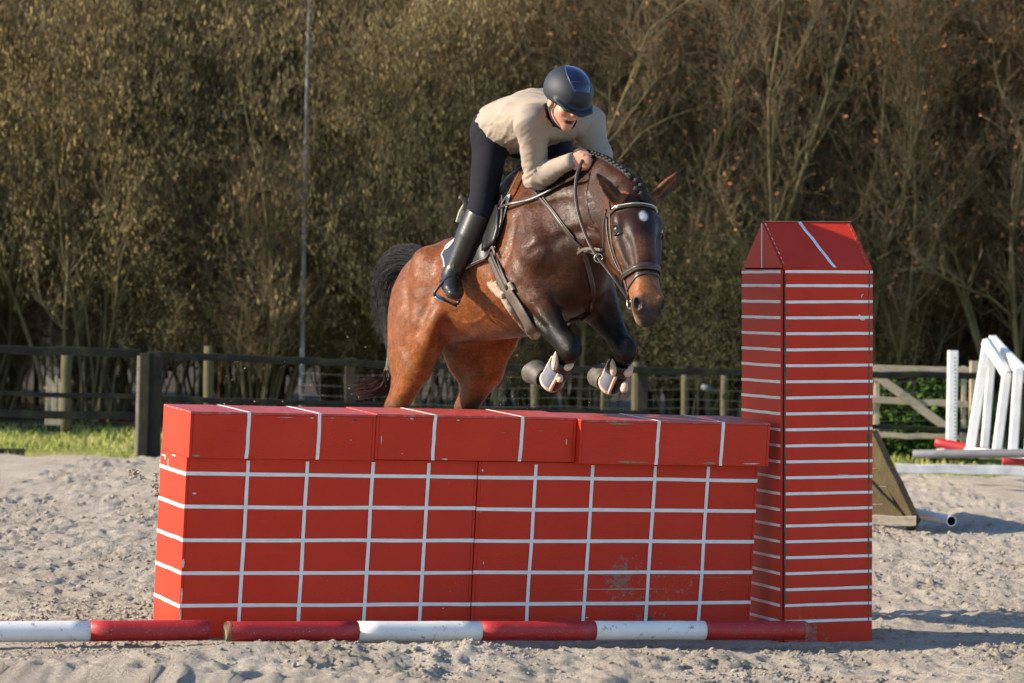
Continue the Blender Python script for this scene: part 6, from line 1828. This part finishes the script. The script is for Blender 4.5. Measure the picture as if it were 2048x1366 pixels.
strap('crownpiece', [Vector(hp(-.03, -.10, -.085)), near_horse(hp(-.05, -.06, -.06), .008), near_horse(hp(-.06, 0, -.05), .012), near_horse(hp(-.05, .06, -.06), .008), Vector(hp(-.03, .10, -.085))], .028, .006, M_LBRN, brd, tuple(hn), sm=4)
rope('bit_mouthpiece', [bitR, Vector(hp(.515, 0, -.085)), bitL], .008, M_STEEL, brd, 8, 3)
# reins: bit ring - martingale ring - hand - loop lying on the neck
fist = Vector(wrR+(haR-wrR)*1.0)
r1 = [bitR, hl(1222, 548, 15.02), hl(1197, 516, 15.12), hl(1176, 480, 15.20), hl(1158, 430, 15.28), hl(1151, 385, 15.34), hl(1154, 350, 15.37), hl(1161, 330, 15.385), hl(1166, 318, 15.40), hl(1172, 312, 15.43)]
strap('rein', r1, .016, .0045, M_LBRN, brd, tuple(lv((1, 0, .2))), sm=6)
rb = [hl(1163, 334, 15.40), hl(1150, 352, 15.38), on_horse(1128, 370, .016), on_horse(1098, 386, .018), on_horse(1062, 402, .016), on_horse(1030, 414, .032), on_horse(1012, 420, .036)]
strap('rein', rb, .016, .0045, M_LBRN, brd, (0, .2, 1), sm=6)
r2 = [bitL, hl(1300, 560, 15.30), hl(1262, 500, 15.45)]
lrein = [bitL, Vector(hp(.42, .16, -.22)), Vector(hp(.25, .14, -.32)), near_horse((.6, .12, -.25), .02), Vector(haL)]
strap('rein', lrein, .016, .0045, M_LBRN, brd, tuple(lv((1, 0, .2))), sm=6)
rg = [hl(1197, 516, 15.12)+Vector(lv((.020*math.cos(a), 0, .020*math.sin(a)))) for a in np.linspace(0, 2*math.pi, 13)]
rope('martingale_ring', rg, .003, M_STEEL, bp_, 6, 2)
# tendon boots on the forelegs
M_SILV = simple_mat('pale_boot_panel', (0.13, 0.15, 0.20), 0.45, 0.2, 40)
def fleece_lobe(parent, c, ax, L, r, seed):
    r *= 1.0
    ax = Vector(ax).normalized(); b = ax.orthogonal().normalized(); d = ax.cross(b)
    bm = bmesh.new(); bmesh.ops.create_icosphere(bm, subdivisions=4, radius=1)
    for v in bm.verts:
        k = 1+.07*mnoise.noise(v.co*2.6+Vector((seed, 0, 0)))+.04*mnoise.noise(v.co*8)
        tp = 1-.30*v.co.x; v.co = Vector(c)+(ax*(v.co.x*L)+(b*(v.co.y*r)+d*(v.co.z*r))*tp)*k
    return bm_obj('fleece_lining', bm, M_FLEECEP, parent, True)
def tendon_boot(q_, lobes, panel, label):
    t = empty('tendon_boot'); t.matrix_world = H_MAT
    tag(t, label, 'leg boot', 'tendon boots on the horse\'s forelegs')
    k_, f_, p_ = Vector(q_['k']), Vector(q_['f']), Vector(q_['p'])
    a = k_.lerp(f_, .28); d = (f_-k_).normalized(); e = f_+(p_-f_)*.12+d*.012
    pts = [a, a.lerp(f_, .35), a.lerp(f_, .7), f_, e]
    rr_ = [.049, .051, .050, .056, .055]
    V, Fc = tube_geo(pts, rr_, 20, False); V2, F2 = tube_geo(pts, [r-.006 for r in rr_], 20, False)
    m = len(V); Fc += [tuple(m+i for i in f[::-1]) for f in F2]
    for k in range(20):
        k2 = (k+1) % 20; l0 = (len(pts)-1)*20
        Fc.append((k, k+m, k2+m, k2)); Fc.append((l0+k, l0+k2, l0+k2+m, l0+k+m))
    mesh_obj('shell', V+V2, Fc, M_LBLK, t, True)
    for f0 in (.30, .62):
        c = a.lerp(f_, f0); V, Fc = tube_geo([c-d*.013, c+d*.013], [.0555, .0555], 20, True); mesh_obj('strap', V, Fc, M_STRAPB, t, True)
    for i, (px, py, D, L, r, ax) in enumerate(lobes): fleece_lobe(t, hl(px, py, D), lv(ax), L, r, i*3.1)
    ref = Vector(lv((-1, -.35, -.15))); u_ = (ref-d*ref.dot(d)).normalized(); w_2 = d.cross(u_)
    V, Fc = [], []
    for i in range(9):
        f0 = .30+.75*i/8; c = a.lerp(f_, f0) if f0 <= 1 else f_+d*(f0-1)*.1
        for j in range(9):
            an = rad(-58+116*j/8); V.append(c+(u_*math.cos(an)+w_2*math.sin(an))*.0585)
    for i in range(8):
        for j in range(8): Fc.append((i*9+j, i*9+j+1, (i+1)*9+j+1, (i+1)*9+j))
    mesh_obj('panel', V, Fc, M_SILV, t, True)
    edge = [V[j*9] for j in range(9)]+[V[72+j] for j in range(1, 9)]+[V[j*9+8] for j in range(7, -1, -1)]
    fluffy('fleece_rim', edge, .0085, M_FLEECEP, t, 4, .12, 10, 3)
    return t
dR, dL = 15.42, 15.60
tendon_boot(FR, [(1110, 722, 15.40, .045, .016, (.08, 0, 1)), (1138, 733, 15.42, .026, .017, (.8, 0, .5)), (1120, 756, 15.46, .022, .015, (.1, 0, 1))], (1081, 742, 15.46, .022, .040), 'black tendon boot with pale fleece edge on the foreleg nearer the left')
tendon_boot(FL, [(1226, 735, 15.58, .042, .0155, (-.08, 0, 1)), (1258, 741, 15.60, .034, .020, (.45, 0, 1)), (1249, 774, 15.62, .028, .018, (.1, 0, 1))], (1211, 752, 15.63, .016, .026), 'black tendon boot with pale fleece edge on the foreleg under the horse\'s head')
# ================================================================== crumbs of sand on the ground and in the air
def crumbs(name, P, R, seed, mat, label, fine=False):
    rng = np.random.RandomState(seed)
    bm = bmesh.new(); bmesh.ops.create_icosphere(bm, subdivisions=1, radius=1.0)
    base = np.array([tuple(v.co) for v in bm.verts]); fc = np.array([[v.index for v in f.verts] for f in bm.faces]); bm.free()
    if fine:
        base = np.array([(1, 0, 0), (-1, 0, 0), (0, 1, 0), (0, -1, 0), (0, 0, 1), (0, 0, -1)], float); fc = np.array([(0, 2, 4), (2, 1, 4), (1, 3, 4), (3, 0, 4), (2, 0, 5), (1, 2, 5), (3, 1, 5), (0, 3, 5)])
    N = len(P); nv = len(base)
    A = rng.normal(size=(N, 3)); A /= np.linalg.norm(A, axis=1, keepdims=True)
    sc = rng.uniform(.6, 1.3, (N, 1, 3))*np.array((1.15, 1.15, .75)); jit = 1+rng.normal(0, .16, (N, nv, 1))
    V = base[None]*sc*jit
    an = rng.uniform(0, 2*np.pi, (N, 1, 1)); c, s = np.cos(an), np.sin(an)
    V = np.concatenate([V[:, :, :1]*c-V[:, :, 1:2]*s, V[:, :, :1]*s+V[:, :, 1:2]*c, V[:, :, 2:]], -1)
    V = V*R[:, None, None]+P[:, None, :]
    F3 = (np.arange(N)[:, None, None]*nv+fc[None]).reshape(-1, 3)
    o = arrays_obj(name, V.reshape(-1, 3), F3, mat, False)
    tag(o, label, 'sand', kind='stuff')
    return o
rngc = np.random.RandomState(77)
def scatter_clods(n, x0, x1, y0, y1, rmin, rmax, p):
    X = rngc.uniform(x0, x1, n); Yv = rngc.uniform(y0, y1, n)
    dens = np.clip(.45+1.5*vnoise(X*1.2, Yv*.9, 61)+.8*vnoise(X*5, Yv*4, 62), .06, 1)
    k = rngc.rand(n) < dens; X, Yv = X[k], Yv[k]
    wl = (Yv-15.13)-(X+1.5157)*math.tan(0.42)
    inside = (wl > -.02) & (wl < .46) & (X > -1.75) & (X < 1.5); near_pole = (wl > -.36) & (wl < 0) & (np.abs(X) < 1.7)
    k = ~inside & ~(near_pole & (rngc.rand(len(X)) < .55)); X, Yv = X[k], Yv[k]
    R = rmin+(rmax-rmin)*rngc.rand(len(X))**p
    Z = sand_at(X, Yv)
    return np.stack([X, Yv, Z-R*.05], -1), R
Pa, Ra = scatter_clods(13000, -2.6, 2.8, 13.7, 17.5, .003, .021, 3.4)
Pb, Rb = scatter_clods(7000, -4.2, 4.4, 17.5, 26, .006, .022, 2.5)
crumbs('sand_clods', np.concatenate([Pa, Pb]), np.concatenate([Ra, Rb]), 5, M_SAND, 'loose crumbs and clods lying all over the sand')
Pc, Rc = scatter_clods(48000, -2.5, 2.7, 13.75, 17.0, .003, .0130, 1.8)
Pd, Rd = scatter_clods(20000, -4.0, 4.4, 17.0, 25, .005, .014, 1.6)
crumbs('sand_grains', np.concatenate([Pc, Pd]), np.concatenate([Rc, Rd]), 6, M_SAND, 'fine loose grains strewn over the sand', True)
fp_, fr_ = [], []
def spray(n, x0, x1, y0, y1, D0, D1, r0, r1, p=2):
    for _ in range(n):
        fp_.append(tuple(at(rngc.uniform(x0, x1), rngc.uniform(y0, y1), rngc.uniform(D0, D1)))); fr_.append(r0+(r1-r0)*rngc.rand()**p)
spray(36, 440, 770, 660, 810, 16.9, 17.8, .0018, .006)
spray(10, 500, 720, 560, 680, 16.9, 17.6, .0018, .004)
spray(150, 838, 905, 715, 818, 16.9, 17.6, .0009, .0026)
spray(70, 990, 1070, 690, 815, 16.6, 17.2, .0009, .0028)
spray(60, 1050, 1330, 650, 820, 16.2, 17.0, .0009, .0024)
spray(40, 1245, 1300, 600, 660, 15.6, 16.2, .0007, .0016)
for (cx, cy, n, sp, r) in ((266, 946, 26, 9, .011), (288, 958, 10, 8, .008), (309, 952, 9, 7, .009), (310, 972, 14, 8, .010), (312, 988, 16, 9, .011), (276, 992, 6, 7, .007), (306, 1016, 8, 7, .008), (284, 1026, 8, 7, .008), (296, 962, 8, 20, .005), (250, 965, 6, 14, .005)):
    for _ in range(n):
        fp_.append(tuple(at(cx+rngc.normal(0, sp*.55), cy+rngc.normal(0, sp*.45), 17.3+rngc.normal(0, .05)))); fr_.append(r*rngc.uniform(.45, 1.1))
crumbs('flying_sand', np.array(fp_), np.array(fr_), 9, M_SAND, 'sand grains and clods thrown up in the air by the horse')
